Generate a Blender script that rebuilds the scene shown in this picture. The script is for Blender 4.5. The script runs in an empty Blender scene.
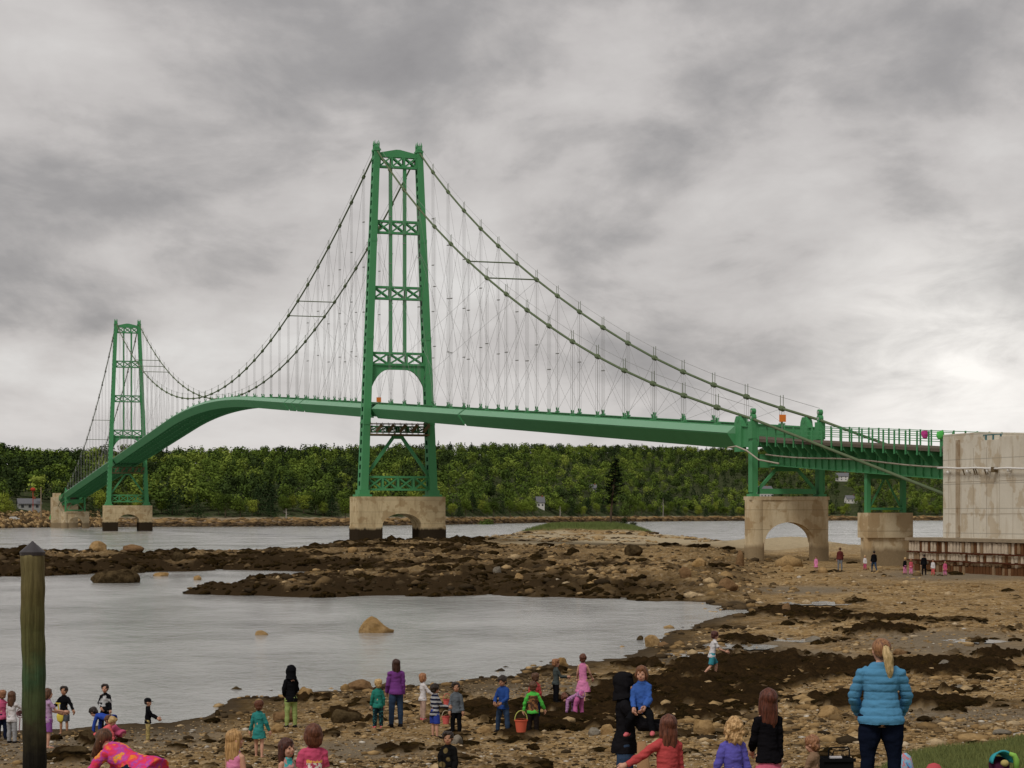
import bpy, math, random
import numpy as np
from mathutils import Vector, Matrix
random.seed(7)
RNG = np.random.default_rng(11)
F = 2100.0; CX = 512.0; HY = 515.0; EYE = 5.0
scene = bpy.context.scene
COL = scene.collection
R = math.radians

# ------------------------------------------------------------------ tagging
def tag(o, label=None, cat=None, group=None, kind=None):
    if label: o['label'] = label
    if cat: o['category'] = cat
    if group: o['group'] = group
    if kind: o['kind'] = kind
    return o
def empty(name, loc=(0, 0, 0), rz=0.0, **k):
    o = bpy.data.objects.new(name, None); COL.objects.link(o)
    o.location = loc; o.rotation_euler = (0, 0, rz); o.empty_display_size = 0.2
    return tag(o, **k)
def link_mesh(name, me, mat, parent=None, **k):
    o = bpy.data.objects.new(name, me); COL.objects.link(o)
    if mat is not None:
        for m in (mat if isinstance(mat, (list, tuple)) else [mat]): me.materials.append(m)
    if parent is not None: o.parent = parent
    return tag(o, **k)
def mesh_from(name, V, Fc, smooth=False):
    me = bpy.data.meshes.new(name)
    me.from_pydata([tuple(v) for v in V], [], [tuple(f) for f in Fc]); me.update()
    if smooth: me.polygons.foreach_set('use_smooth', [True] * len(me.polygons))
    return me
def mesh_np(name, V, Fc, smooth=False):
    """V (n,3) array, Fc (m,k) array, all faces k-sided"""
    me = bpy.data.meshes.new(name); k = Fc.shape[1]
    me.vertices.add(len(V)); me.vertices.foreach_set('co', np.ascontiguousarray(V, dtype=np.float32).ravel())
    me.loops.add(Fc.size); me.loops.foreach_set('vertex_index', np.ascontiguousarray(Fc, dtype=np.int32).ravel())
    me.polygons.add(len(Fc)); me.polygons.foreach_set('loop_start', np.arange(0, Fc.size, k, dtype=np.int32))
    me.polygons.foreach_set('loop_total', np.full(len(Fc), k, dtype=np.int32))
    if smooth: me.polygons.foreach_set('use_smooth', np.ones(len(Fc), dtype=bool))
    me.update(calc_edges=True); me.validate()
    return me

class MB:
    def __init__(s): s.V = []; s.F = []
    def add(s, V, Fc):
        n = len(s.V); s.V += [tuple(v) for v in V]; s.F += [tuple(i + n for i in f) for f in Fc]; return s
    def hexa(s, p):   # 8 points: bottom 4 (ccw), top 4
        return s.add(p, [(3, 2, 1, 0), (4, 5, 6, 7), (0, 1, 5, 4), (1, 2, 6, 5), (2, 3, 7, 6), (3, 0, 4, 7)])
    def box(s, x0, x1, y0, y1, z0, z1):
        return s.hexa([(x0, y0, z0), (x1, y0, z0), (x1, y1, z0), (x0, y1, z0), (x0, y0, z1), (x1, y0, z1), (x1, y1, z1), (x0, y1, z1)])
    def bar(s, a, b, w, h, up=(0, 0, 1)):
        a = Vector(a); b = Vector(b); d = (b - a).normalized(); up = Vector(up)
        if abs(d.dot(up)) > .98: up = Vector((0, 1, 0))
        r = d.cross(up).normalized() * (w / 2); q = r.cross(d).normalized() * (h / 2)
        return s.hexa([a - r - q, a + r - q, b + r - q, b - r - q, a - r + q, a + r + q, b + r + q, b - r + q])
    def tube(s, pts, rad, n=8, caps=True, flat=None):
        pts = [Vector(p) for p in pts]; m = len(pts)
        if not hasattr(rad, '__len__'): rad = [rad] * m
        V = []; Fc = []; ref = None
        for i, p in enumerate(pts):
            d = (pts[min(i + 1, m - 1)] - pts[max(i - 1, 0)])
            d = d.normalized() if d.length > 1e-9 else Vector((0, 0, 1))
            if ref is None: ref = Vector((1, 0, 0)) if abs(d.x) < .8 else Vector((0, 1, 0))
            a = (ref - d * ref.dot(d)).normalized(); b = d.cross(a); ref = a
            ra = rad[i]; rx, ry = (ra if hasattr(ra, '__len__') else (ra, ra))
            for k in range(n):
                t = 2 * math.pi * k / n
                V.append(p + a * (math.cos(t) * rx) + b * (math.sin(t) * ry))
        for i in range(m - 1):
            for k in range(n):
                Fc.append((i * n + k, i * n + (k + 1) % n, (i + 1) * n + (k + 1) % n, (i + 1) * n + k))
        if caps: Fc.append(tuple(range(n - 1, -1, -1))); Fc.append(tuple((m - 1) * n + k for k in range(n)))
        return s.add(V, Fc)
    def ell(s, c, r, n=12, m=8, rot=None):
        V = [];Fc = []; c = Vector(c)
        def tr(v):
            v = Vector((v[0] * r[0], v[1] * r[1], v[2] * r[2]))
            if rot is not None: v = rot @ v
            return c + v
        V.append(tr((0, 0, -1)))
        for i in range(1, m):
            ph = -math.pi / 2 + math.pi * i / m
            for k in range(n):
                t = 2 * math.pi * k / n
                V.append(tr((math.cos(ph) * math.cos(t), math.cos(ph) * math.sin(t), math.sin(ph))))
        V.append(tr((0, 0, 1))); L = len(V) - 1
        for k in range(n): Fc.append((0, 1 + (k + 1) % n, 1 + k))
        for i in range(m - 2):
            for k in range(n):
                a = 1 + i * n + k; b = 1 + i * n + (k + 1) % n
                Fc.append((a, b, b + n, a + n))
        for k in range(n): Fc.append((L, 1 + (m - 2) * n + k, 1 + (m - 2) * n + (k + 1) % n))
        return s.add(V, Fc)
    def prism(s, prof, a, b, axis_x, axis_y):
        """profile polygon [(x,y)] swept from a to b, profile axes given"""
        a = Vector(a); b = Vector(b); ax = Vector(axis_x); ay = Vector(axis_y); n = len(prof)
        V = [a + ax * x + ay * y for x, y in prof] + [b + ax * x + ay * y for x, y in prof]
        Fc = [tuple(range(n)), tuple(range(2 * n - 1, n - 1, -1))] + [(i, i + n, (i + 1) % n + n, (i + 1) % n) for i in range(n)]
        return s.add(V, Fc)
    def mesh(s, name, smooth=False): return mesh_from(name, s.V, s.F, smooth)
    def build(s, name, mat, parent=None, smooth=False, **k):
        return link_mesh(name, s.mesh(name, smooth), mat, parent, **k)

def copy_tree(o, parent=None):
    c = o.copy(); COL.objects.link(c); c.parent = parent
    for ch in [x for x in COL.objects if x.parent == o]: copy_tree(ch, c)
    return c

# ------------------------------------------------------------------ noise
_perm = np.random.default_rng(5).random((256, 256)).astype(np.float64)
def vnoise(x, y):
    xi = np.floor(x).astype(int); yi = np.floor(y).astype(int); fx = x - xi; fy = y - yi
    fx = fx * fx * (3 - 2 * fx); fy = fy * fy * (3 - 2 * fy)
    a = _perm[xi % 256, yi % 256]; b = _perm[(xi + 1) % 256, yi % 256]
    c = _perm[xi % 256, (yi + 1) % 256]; d = _perm[(xi + 1) % 256, (yi + 1) % 256]
    return (a * (1 - fx) + b * fx) * (1 - fy) + (c * (1 - fx) + d * fx) * fy
def fbm(x, y, o=4):
    s = 0; a = 1; t = 0
    for i in range(o):
        s = s + a * vnoise(x + 17.3 * i, y + 9.1 * i); t += a; a *= .5; x = x * 2.03; y = y * 2.03
    return s / t
def sm(x, a, b):
    t = np.clip((x - a) / (b - a), 0, 1); return t * t * (3 - 2 * t)

# ------------------------------------------------------------------ materials
_mats = {}
class NT:
    def __init__(s, name):
        m = bpy.data.materials.new(name); m.use_nodes = True; s.m = m; s.t = m.node_tree; s.t.nodes.clear()
        s.out = s.n('ShaderNodeOutputMaterial'); s.b = s.n('ShaderNodeBsdfPrincipled'); s.l(s.b.outputs[0], s.out.inputs[0])
    def n(s, typ, **k):
        x = s.t.nodes.new(typ)
        for a, v in k.items(): setattr(x, a, v)
        return x
    def l(s, a, b): s.t.links.new(a, b)
    def coord(s, kind='Object'): return s.n('ShaderNodeTexCoord').outputs[kind]
    def geo(s): return s.n('ShaderNodeNewGeometry').outputs['Position']
    def mapping(s, v, scale=(1, 1, 1), loc=(0, 0, 0)):
        m = s.n('ShaderNodeMapping'); s.l(v, m.inputs[0]); m.inputs['Scale'].default_value = scale; m.inputs['Location'].default_value = loc
        return m.outputs[0]
    def noise(s, v, scale, detail=5, rough=.6, out=0):
        x = s.n('ShaderNodeTexNoise'); s.l(v, x.inputs['Vector']); x.inputs['Scale'].default_value = scale
        x.inputs['Detail'].default_value = detail; x.inputs['Roughness'].default_value = rough; return x.outputs[out]
    def voro(s, v, scale, out='Distance', feature='F1'):
        x = s.n('ShaderNodeTexVoronoi', feature=feature); s.l(v, x.inputs['Vector']); x.inputs['Scale'].default_value = scale
        return x.outputs[out]
    def ramp(s, f, stops, interp='LINEAR'):
        x = s.n('ShaderNodeValToRGB'); s.l(f, x.inputs[0]); e = x.color_ramp.elements; x.color_ramp.interpolation = interp
        while len(e) < len(stops): e.new(.5)
        for i, (p, c) in enumerate(stops):
            e[i].position = p; e[i].color = (c, c, c, 1) if not hasattr(c, '__len__') else (*c, 1)
        return x.outputs[0]
    def mix(s, f, a, b, mode='MIX'):
        x = s.n('ShaderNodeMix', data_type='RGBA', blend_type=mode)
        for sock, v in ((x.inputs['Factor'], f), (x.inputs['A'], a), (x.inputs['B'], b)):
            if hasattr(v, 'is_linked'): s.l(v, sock)
            elif hasattr(v, '__len__'): sock.default_value = (*v, 1)
            else: sock.default_value = v if sock.name == 'Factor' else (v, v, v, 1)
        return x.outputs['Result']
    def math(s, op, a, b=0.0, clamp=False):
        x = s.n('ShaderNodeMath', operation=op, use_clamp=clamp)
        for i, v in enumerate((a, b)):
            if hasattr(v, 'is_linked'): s.l(v, x.inputs[i])
            else: x.inputs[i].default_value = v
        return x.outputs[0]
    def attr(s, name, out='Fac'):
        x = s.n('ShaderNodeAttribute', attribute_name=name); return x.outputs[out]
    def bump(s, h, strength=.5, dist=.02):
        x = s.n('ShaderNodeBump'); x.inputs['Strength'].default_value = strength; x.inputs['Distance'].default_value = dist
        s.l(h, x.inputs['Height']); s.l(x.outputs[0], s.b.inputs['Normal']); return x
    def col(s, c):
        if hasattr(c, 'is_linked'): s.l(c, s.b.inputs['Base Color'])
        else: s.b.inputs['Base Color'].default_value = (*c, 1)
    def rough(s, r):
        if hasattr(r, 'is_linked'): s.l(r, s.b.inputs['Roughness'])
        else: s.b.inputs['Roughness'].default_value = r
    def spec(s, v): s.b.inputs['Specular IOR Level'].default_value = v

def mat_plain(name, c, rough=.7, spec=.3, metal=0, var=.25, scale=3.0, bump=0, bscale=20):
    if name in _mats: return _mats[name]
    t = NT(name); v = t.coord()
    n = t.noise(v, scale, 6, .65)
    t.col(t.mix(n, tuple(x * (1 - var) for x in c), tuple(min(1, x * (1 + var)) for x in c)))
    t.rough(rough); t.spec(spec if rough < .6 else 0); t.b.inputs['Metallic'].default_value = metal
    if bump: t.bump(t.noise(v, bscale, 4), .5, bump)
    _mats[name] = t.m; return t.m

def mat_steel():
    t = NT('green_steel_paint'); v = t.geo()
    n = t.noise(v, .25, 6, .6); n2 = t.noise(t.mapping(v, (3, 3, .4)), 1.0, 5, .7)
    c = t.mix(n, (.064, .248, .100), (.092, .325, .138))
    c = t.mix(t.ramp(n2, [(.58, 0), (.75, .55)]), c, (.12, .27, .13))
    c = t.mix(t.ramp(t.noise(v, 1.7, 6, .75), [(.66, 0), (.74, .6)]), c, (.12, .09, .05))
    t.col(c); t.rough(.6); t.spec(.12); t.bump(n2, .15, .02); return t.m
def mat_concrete(name, base, dark, stain, top_z=None, tide=None):
    t = NT(name); v = t.geo()
    n = t.noise(v, .35, 7, .65); n2 = t.noise(t.mapping(v, (1.4, 1.4, .22)), .9, 6, .7); n3 = t.noise(v, 6, 5, .7)
    c = t.mix(t.ramp(n, [(.35, 0), (.65, 1)]), dark, base)
    c = t.mix(t.ramp(n2, [(.5, 0), (.68, .75)]), c, stain); n4 = t.noise(v, .55, 4, .55); c = t.mix(t.ramp(n4, [(.53, 0), (.57, .55)]), c, t.mix(1.0, stain, (.9, .8, .65), 'MULTIPLY'))
    c = t.mix(t.math('MULTIPLY', n3, .35), c, tuple(x * .55 for x in base))
    # board / lift joints
    sep = t.n('ShaderNodeSeparateXYZ'); t.l(v, sep.inputs[0])
    zz = t.math('FRACT', t.math('MULTIPLY', t.math('ADD', sep.outputs[2], 50.3), .52))
    c = t.mix(t.math('MULTIPLY', t.math('LESS_THAN', zz, .035), .55), c, tuple(x * .45 for x in dark))
    if tide is not None:
        zt = t.math('ADD', sep.outputs[2], t.math('MULTIPLY', t.math('SUBTRACT', n2, .5), 1.2))
        w = t.ramp(t.math('MULTIPLY', t.math('ADD', t.math('MULTIPLY', t.math('SUBTRACT', tide[0], zt), 1.0), .5), 1.0, True), [(.3, 0), (.7, 1)])
        c = t.mix(w, c, t.mix(n3, tuple(x * .6 for x in tide[1]), tide[1]))
    t.col(c); t.rough(.88); t.spec(0); t.bump(t.math('ADD', n3, t.math('MULTIPLY', n2, .5)), .5, .06); return t.m

def W(px, row): Y = EYE * F / (row - HY); return ((px - CX) * Y / F, Y)
def XY(px, Y): return ((px - CX) * Y / F, Y)
# ------------------------------------------------------------------ near terrain
SHORE = [(-140, 46), (-30, 47.5), W(0, 731), W(80, 727), W(150, 724), W(205, 712), W(240, 700), W(300, 691), W(360, 689), W(480, 679), W(520, 672),
         W(560, 665), W(607, 658), W(640, 649), W(665, 637), W(700, 623), W(734, 609), W(730, 602), W(678, 601.5), W(600, 599), W(500, 596),
         W(430, 597), W(377, 596), W(310, 597.5), W(240, 596), W(188, 594.5), W(216, 592), W(259, 587), W(308, 583), W(360, 579), W(382, 573.5), W(344, 571.5),
         W(240, 570), W(142, 572.5), W(76, 575), W(0, 577), W(-300, 579),
         XY(-300, 232), XY(0, 240), XY(60, 243), XY(100, 236), XY(172, 230), XY(259, 254), XY(300, 266), XY(318, 322), XY(400, 330), XY(443, 333),
         XY(460, 380), XY(500, 430), XY(530, 465), XY(600, 480), XY(650, 455), XY(690, 400), XY(740, 350), XY(850, 305), XY(940, 262), XY(1024, 250),
         (260, 250), (260, -40), (-140, -40)]
SH = np.array(SHORE)
def shore_sd(X, Y):
    d2 = np.full(X.shape, 1e18); ins = np.zeros(X.shape, bool); n = len(SH)
    for i in range(n):
        ax, ay = SH[i]; bx, by = SH[(i + 1) % n]; ex, ey = bx - ax, by - ay
        t = np.clip(((X - ax) * ex + (Y - ay) * ey) / (ex * ex + ey * ey), 0, 1)
        d2 = np.minimum(d2, (X - ax - t * ex) ** 2 + (Y - ay - t * ey) ** 2)
        c = ((ay > Y) != (by > Y)) & (X < (bx - ax) * (Y - ay) / ((by - ay) if by != ay else 1e-9) + ax); ins ^= c
    return np.where(ins, 1, -1) * np.sqrt(d2)
def sn(X, Y, a, b_, o=4):      # noise whose grain grows with distance from the beach
    return fbm(X / Y * F / a + 40, np.log(Y) * b_, o)
def ground(X, Y, full=False):
    X = np.asarray(X, float); Y = np.asarray(Y, float)
    d = shore_sd(X, Y); Ys = np.maximum(Y, 5)
    wob = np.clip(.012 * Ys, .3, 6)
    d = d + (sn(X, Ys, 34, 22) - .5) * 2.6 * wob
    px = CX + F * X / Ys
    pn = np.interp(d, [-60, -8, 0, 4, 10, 25, 60], [-4, -.7, 0, .08, .2, .4, .5])
    zn = np.interp(Y, [0, 12, 20, 25, 30, 40, 50], [3.2, 2.3, 1.62, 1.2, .85, .32, 0])
    zn = zn * np.interp(px, [450, 640, 860], [.80, .86, 1.0])
    near = pn + zn * sm(d, 0, 14)
    pf = np.interp(d, [-60, -6, 0, 1.5, 4, 10, 30, 60], [-4, -1, 0, .35, .62, .85, 1.05, 1.1])
    w = sm(Y, 108, 132) * (1 - sm(px, 690, 780))
    Z = near * (1 - w) + pf * w
    # sand spit rising to the islet
    Z = Z + sm(Y, 280, 400) * .6 * sm(d, 0, 15)
    ix, iy = XY(588, 425); isl = np.exp(-(((X - ix) / 13.5) ** 4 + ((Y - iy) / 22) ** 4)); isl = isl * sm(fbm(X / 5, Y / 12, 4) + .25 * isl, .30, .62); Z = Z + isl * 1.5 + .5 * sm(Y, 330, 380) * sm(px, 470, 520) * (fbm(X / 3.5, Y / 9, 4) - .4) * (1 - sm(px, 720, 760))
    # low rise at the frame's bottom right (grass bank)
    gb = sm(37 + (px - 925) * .05 - Y, 0, 2.2) * sm(px - (38 - Y) * -6, 890, 950) * sm(Y, 14, 18); Z = Z + gb * .12
    # rock ledges on the bars
    rg = 1 - np.abs(fbm(X / 7.0 + 3, Y / 13.0 + 8, 5) * 2 - 1)
    r2 = fbm(X / 1.6, Y / 3.2, 4)
    sand = sm(px, 455, 540) * sm(Y, 235, 300)
    k = w * (1 - sand) * sm(d, -.5, 2)
    Z = Z + k * ((rg - .72) * 1.5 + (r2 - .5) * .75)
    # low weed-hung ledges across the beach
    kb = (1 - w) * sm(d, 1, 6); Z = Z + kb * (fbm(X / 3.0, Y / 5.5, 4) - .5) * .34
    Z = Z + kb * (fbm(X / .55, Y / .7, 3) - .5) * .09
    # bluff of rock beyond the side span pier
    bx, by = XY(790, 290); Z = Z + 1.5 * np.exp(-(((X - bx) / 9) ** 2 + ((Y - by) / 8) ** 2)) * (.5 + fbm(X / 4, Y / 4, 3))
    bx, by = XY(860, 262); Z = Z + 1.2 * np.exp(-(((X - bx) / 9) ** 2 + ((Y - by) / 8) ** 2)) * (.5 + fbm(X / 4, Y / 4, 3))
    # flat ground before the abutment
    fl = sm(px, 790, 850) * sm(Y, 135, 155) * (1 - sm(Y, 225, 250)); Z = Z * (1 - fl) + fl * (.52 + .08 * (fbm(X / 2, Y / 3, 3) - .5))
    if full: return Z, d, w, sand, isl, gb, r2, rg
    return Z
def g1(x, y): return float(ground(np.array([x]), np.array([y]))[0])
def hit(px, row, y0=14, y1=480):
    Ys = np.geomspace(y0, y1, 1500); X = (px - CX) * Ys / F; Z = EYE - (row - HY) * Ys / F
    G = ground(X, Ys); i = np.argmax(G >= Z)
    if not (G >= Z).any(): i = int(np.argmin(abs(Z)))
    return float(X[i]), float(Ys[i]), float(max(G[i], Z[i]))
def at_head(px, row, H, y0=16, y1=60):
    Ys = np.linspace(y0, y1, 900); X = (px - CX) * Ys / F; Z = EYE - (row - HY) * Ys / F
    G = ground(X, Ys) + H; i = np.argmax(G >= Z)
    return float(X[i]), float(Ys[i]), float(G[i] - H)

# weed patches in (px,row) as read off the photograph, used as world masks through the ground hit
WEED = [(760, 672, 105, 15), (700, 698, 70, 22), (650, 694, 60, 18), (840, 668, 60, 10), (850, 702, 60, 8), (930, 667, 90, 7), (930, 702, 60, 6), (560, 722, 60, 9), (600, 712, 50, 9),
        (480, 712, 45, 7), (345, 717, 17, 5), (330, 735, 8, 3), (250, 694, 22, 4), (300, 698, 34, 4), (375, 720, 10, 4), (700, 705, 60, 12), (860, 618, 60, 3), (880, 630, 40, 4),
        (780, 612, 60, 4), (70, 758, 22, 5), (90, 741, 12, 5), (740, 640, 30, 4), (640, 665, 25, 4), (720, 688, 70, 9), (545, 672, 20, 3), (545,705,40,6),
        (395, 750, 22, 4), (1000, 655, 25, 4), (960, 690, 30, 3), (520, 735, 22, 3)]
GREY = [(750, 645, 55, 9), (620, 655, 45, 6), (680, 660, 60, 6), (960, 715, 80, 10), (940, 640, 90, 10), (960, 648, 80, 8), (40, 745, 90, 22), (170, 735, 60, 16), (560, 690, 110, 10), (800, 655, 60, 6), (700, 618, 30, 6), (960, 575, 90, 6), (350, 750, 80, 10), (800, 590, 60, 4)]
def proj(X, Y, Z): return CX + F * X / Y, HY - (Z - EYE) * F / Y
def patch(px, row, L, soft=.35):
    m = np.zeros(px.shape)
    for cx, cy, rx, ry in L:
        q = np.sqrt(((px - cx) / rx) ** 2 + ((row - cy) / ry) ** 2); m = np.maximum(m, 1 - sm(q, 1 - soft, 1 + soft))
    return m
def masks(X, Y):
    Z, d, w, sand, isl, gb, r2, rg = ground(X, Y, True)
    px, row = proj(X, Y, Z)
    nz = sn(X, np.maximum(Y, 5), 26, 26, 5); nz2 = fbm(X / 4.5 + 9, Y / 11.0, 4)
    vis = (Y > 16)
    weed = patch(px, row, WEED) * vis; weed = sm(weed + (nz - .5) * 1.6, .35, .6)
    far = w * (1 - sand) * sm(.55 * (1 - sm(Z, .3, 1.2)) + nz2 * .8 + (nz - .5) * .9, .40, .55)
    lowright = sm(px, 400, 640) * w; far = far * (1 - .75 * lowright * sm(nz2, .35, .6))
    weed = np.maximum(weed, far)
    sprinkle = (1 - w) * sm(nz, .60, .70) * sm(nz2, .42, .56) * .8 * sm(d, 1, 5) * (1 - .85 * sm(px, 700, 780) * (1 - sm(row, 606, 626))); weed = np.maximum(weed, sprinkle)
    weed *= (1 - sm(isl, .02, .2)) * (1 - sm(gb, .1, .5))
    grey = patch(px, row, GREY, .6) * vis * (1 - weed); grey = np.maximum(grey, (1 - sm(d, .1, .8)) * (1 - w))
    grass = np.maximum(sm(isl, .25, .6), sm(gb + (nz - .5) * .5, .45, .7) * 1.0)
    sandm = np.maximum(sand * sm(fbm(X / 9, Y / 30, 4) + .15, .45, .55), 0) * (1 - sm(isl, .1, .4))
    return Z, weed, grey, grass, sandm, d, w

def mat_ground():
    t = NT('beach_ground'); v = t.geo()
    weed, grey, grass, sand, wet = [t.attr(a) for a in ('weed', 'grey', 'grass', 'sand', 'wet')]
    big = t.noise(v, .22, 6, .6); med = t.noise(v, 1.6, 6, .7); fine = t.noise(v, 9, 6, .75); fine2 = t.noise(v, 34, 4, .7)
    vs = t.mapping(v, (1, .55, 1)); vor = t.voro(vs, 5.5, 'Color'); vb = t.voro(v, 13, 'Color')
    bw = t.n('ShaderNodeRGBToBW'); t.l(vor, bw.inputs[0]); bw2 = t.n('ShaderNodeRGBToBW'); t.l(vb, bw2.inputs[0])
    base = t.ramp(t.math('ADD', t.math('MULTIPLY', big, .55), t.math('MULTIPLY', med, .5)), [(.38, (.14, .078, .024)), (.50, (.34, .20, .068)), (.6, (.52, .33, .13)), (.72, (.56, .42, .22))])
    peb = t.ramp(bw.outputs[0], [(.2, (.055, .042, .028)), (.45, (.19, .135, .070)), (.62, (.32, .24, .14)), (.85, (.52, .44, .32))])
    base = t.mix(t.math('MULTIPLY', fine, .75), base, peb)
    base = t.mix(t.ramp(bw2.outputs[0], [(.35, 0), (.7, .35)]), base, (.28, .235, .165))
    base = t.mix(t.ramp(fine, [(.52, 0), (.68, .75)]), base, (.052, .036, .020))
    greyc = t.mix(med, (.16, .125, .085), (.30, .255, .19)); greyc = t.mix(t.ramp(fine2, [(.45, 0), (.7, .6)]), greyc, (.07, .058, .042))
    c = t.mix(t.math('MULTIPLY', grey, .85), base, greyc)
    sandc = t.mix(med, (.36, .29, .18), (.52, .43, .29)); c = t.mix(sand, c, sandc)
    weedc = t.ramp(t.math('ADD', t.math('MULTIPLY', fine, .5), t.math('MULTIPLY', med, .5)), [(.38, (.006, .004, .002)), (.50, (.022, .012, .004)), (.60, (.055, .03, .010)), (.72, (.13, .078, .025))])
    c = t.mix(weed, c, weedc)
    gc = t.mix(fine, (.07, .095, .028), (.17, .185, .07)); c = t.mix(grass, c, gc)
    c = t.mix(t.math('MULTIPLY', wet, .8), c, (.045, .030, .016)); t.col(c)
    r = t.math('SUBTRACT', .92, t.math('MULTIPLY', t.math('ADD', t.math('MULTIPLY', wet, .55), t.math('MULTIPLY', grey, .25)), fine)); t.rough(r); t.spec(0)
    vd = t.voro(vs, 5.5, 'Distance'); h = t.math('ADD', t.math('MULTIPLY', vd, -.5), t.math('ADD', fine, t.math('MULTIPLY', fine2, .4)))
    t.bump(h, .9, .07); return t.m
MG = mat_ground()

na, ny = 820, 900
A = np.linspace(-.42, .42, na); A = np.sign(A) * np.where(np.abs(A) < .27, np.abs(A), .27 + (np.abs(A) - .27) * 3.0)
YY = 6 * np.exp(np.linspace(0, 1, ny) ** .93 * math.log(520 / 6.0))
GX = A[None, :] * (YY[:, None] + 6); GY = np.repeat(YY[:, None], na, 1)
GZ, weed, grey, grass, sandm, dd, ww = masks(GX, GY)
GZ = GZ + weed * (fbm(GX / .35, GY / .5, 3) - .35) * np.clip(GY / 60, .22, 1.2) * .5 * sm(dd, .6, 2.2) * np.where(grass > .3, 0, 1)
V = np.stack([GX, GY, GZ], -1).reshape(-1, 3)
ii, jj = np.meshgrid(np.arange(ny - 1), np.arange(na - 1), indexing='ij'); b = (ii * na + jj).ravel()
me = mesh_np('beach', V, np.stack([b, b + 1, b + na + 1, b + na], 1), True)
pxg = CX + F * GX / GY; wet = np.clip((1 - sm(GZ, .0, .09)) + .5 * weed + ww * (1 - sandm) * (1 - .6 * sm(pxg, 480, 660)) * (.75 - .5 * sm(GZ, .9, 1.8)), 0, 1)
for nm, arr in (('weed', weed), ('grey', grey), ('grass', grass), ('sand', sandm), ('wet', wet)):
    at = me.attributes.new(nm, 'FLOAT', 'POINT'); at.data.foreach_set('value', arr.astype(np.float32).ravel())
link_mesh('beach', me, MG, kind='structure')

# ------------------------------------------------------------------ sea bed sheet + water
def mat_water():
    t = NT('sea_water'); v = t.geo(); t.col((.31, .308, .29)); t.rough(.12); t.b.inputs['IOR'].default_value = 1.33
    a = t.noise(t.mapping(v, (1, .55, 1)), 1.1, 5, .6); b2 = t.noise(t.mapping(v, (1, .6, 1)), 3.2, 4, .65); c = t.noise(t.mapping(v, (.11, .06, 1)), .8, 5, .65)
    h = t.math('ADD', t.math('ADD', t.math('MULTIPLY', a, .9), t.math('MULTIPLY', b2, .35)), t.math('MULTIPLY', c, 1.5))
    t.bump(h, .9, .16)
    t.rough(t.ramp(c, [(.35, .07), (.65, .2)])); t.spec(.42)
    t.col(t.mix(t.ramp(c, [(.4, 0), (.62, 1)]), (.31, .308, .29), (.39, .385, .36)))
    return t.m
MW = mat_water()
wy = np.array([4] + list(np.geomspace(10, 9000, 60))); wa = np.linspace(-1.6, 1.6, 41)
WX = wa[None, :] * (wy[:, None] + 60); WY = np.repeat(wy[:, None], 41, 1); Vw = np.stack([WX, WY, 0 * WX], -1).reshape(-1, 3)
ii, jj = np.meshgrid(np.arange(len(wy) - 1), np.arange(40), indexing='ij'); b = (ii * 41 + jj).ravel()
link_mesh('water', mesh_np('water', Vw, np.stack([b, b + 1, b + 42, b + 41], 1), True), MW, kind='structure')
MBD = mat_plain('sea_bed_mud', (.10, .085, .06), .9)
MB().add([(-14000, -3000, -6), (14000, -3000, -6), (14000, 12000, -6), (-14000, 12000, -6)], [(0, 1, 2, 3)]).build('sea_bed', MBD, kind='structure')

# ------------------------------------------------------------------ far shore terrain
def shoreD(px): return np.interp(px, [-400, 0, 60, 130, 250, 350, 440, 560, 700, 830, 1024, 1400], [700, 800, 850, 880, 900, 960, 1060, 1400, 1750, 1900, 1950, 2000])
def topRow(px): return np.interp(px, [-400, 0, 20, 60, 120, 240, 340, 480, 600, 700, 800, 940, 1024, 1400], [440, 447, 451, 450, 449, 450, 447, 446, 446, 448, 449, 450, 450, 452])
pa = np.linspace(-420, 1450, 420); va = np.concatenate([np.linspace(-40, 60, 34), np.linspace(72, 900, 46)])
PX = np.repeat(pa[None, :], len(va), 0); SV = np.repeat(va[:, None], len(pa), 1); D = shoreD(PX)
FY = D + np.where(SV > 60, 60 + (SV - 60) * D / 920, SV); FX = (PX - CX) * FY / F
def far_z(X, Y):
    px = CX + F * X / Y; D = shoreD(px); s = Y - D; R1 = D * .8
    top = (HY - topRow(px)) / F * (D + R1) + EYE - 11
    z = np.interp(s, [-40, -4, 0, 12, 30, 60], [-4, -1, 0, 2.2, 3.6, 4.6])
    u = np.clip((s - 30) / (R1 - 30), 0, 1); u = u * (1.75 - .75 * u)
    z = z + (top - 4.6) * u * (.95 + .1 * fbm(X / 90, Y / 140, 3))
    return z + (fbm(X / 5, Y / 7, 3) - .5) * 1.6 * sm(s, -2, 6) * (1 - sm(s, 20, 50))
FZ = far_z(FX, FY); V = np.stack([FX, FY, FZ], -1).reshape(-1, 3); nn = len(pa)
ii, jj = np.meshgrid(np.arange(len(va) - 1), np.arange(nn - 1), indexing='ij'); b = (ii * nn + jj).ravel()
def mat_far():
    t = NT('far_shore_ground'); v = t.geo(); sep = t.n('ShaderNodeSeparateXYZ'); t.l(v, sep.inputs[0])
    n = t.noise(v, .25, 6, .7); z = t.math('ADD', sep.outputs[2], t.math('MULTIPLY', t.math('SUBTRACT', n, .5), 3))
    rock = t.mix(t.noise(v, .7, 5, .7), (.10, .075, .055), (.33, .27, .20))
    c = t.ramp(t.math('MULTIPLY', z, .125, True), [(.0, (.014, .010, .006)), (.12, (.05, .032, .018)), (.20, (.11, .07, .04)), (.34, (.30, .23, .15)), (.46, (.30, .24, .16)), (.54, (.035, .055, .018)), (.7, (.028, .045, .014))])
    c = t.mix(t.ramp(t.noise(v, .5, 5, .7), [(.45, 0), (.6, .7)]), c, t.mix(.5, c, rock)); t.col(c); t.rough(.95); t.spec(0); return t.m
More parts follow.
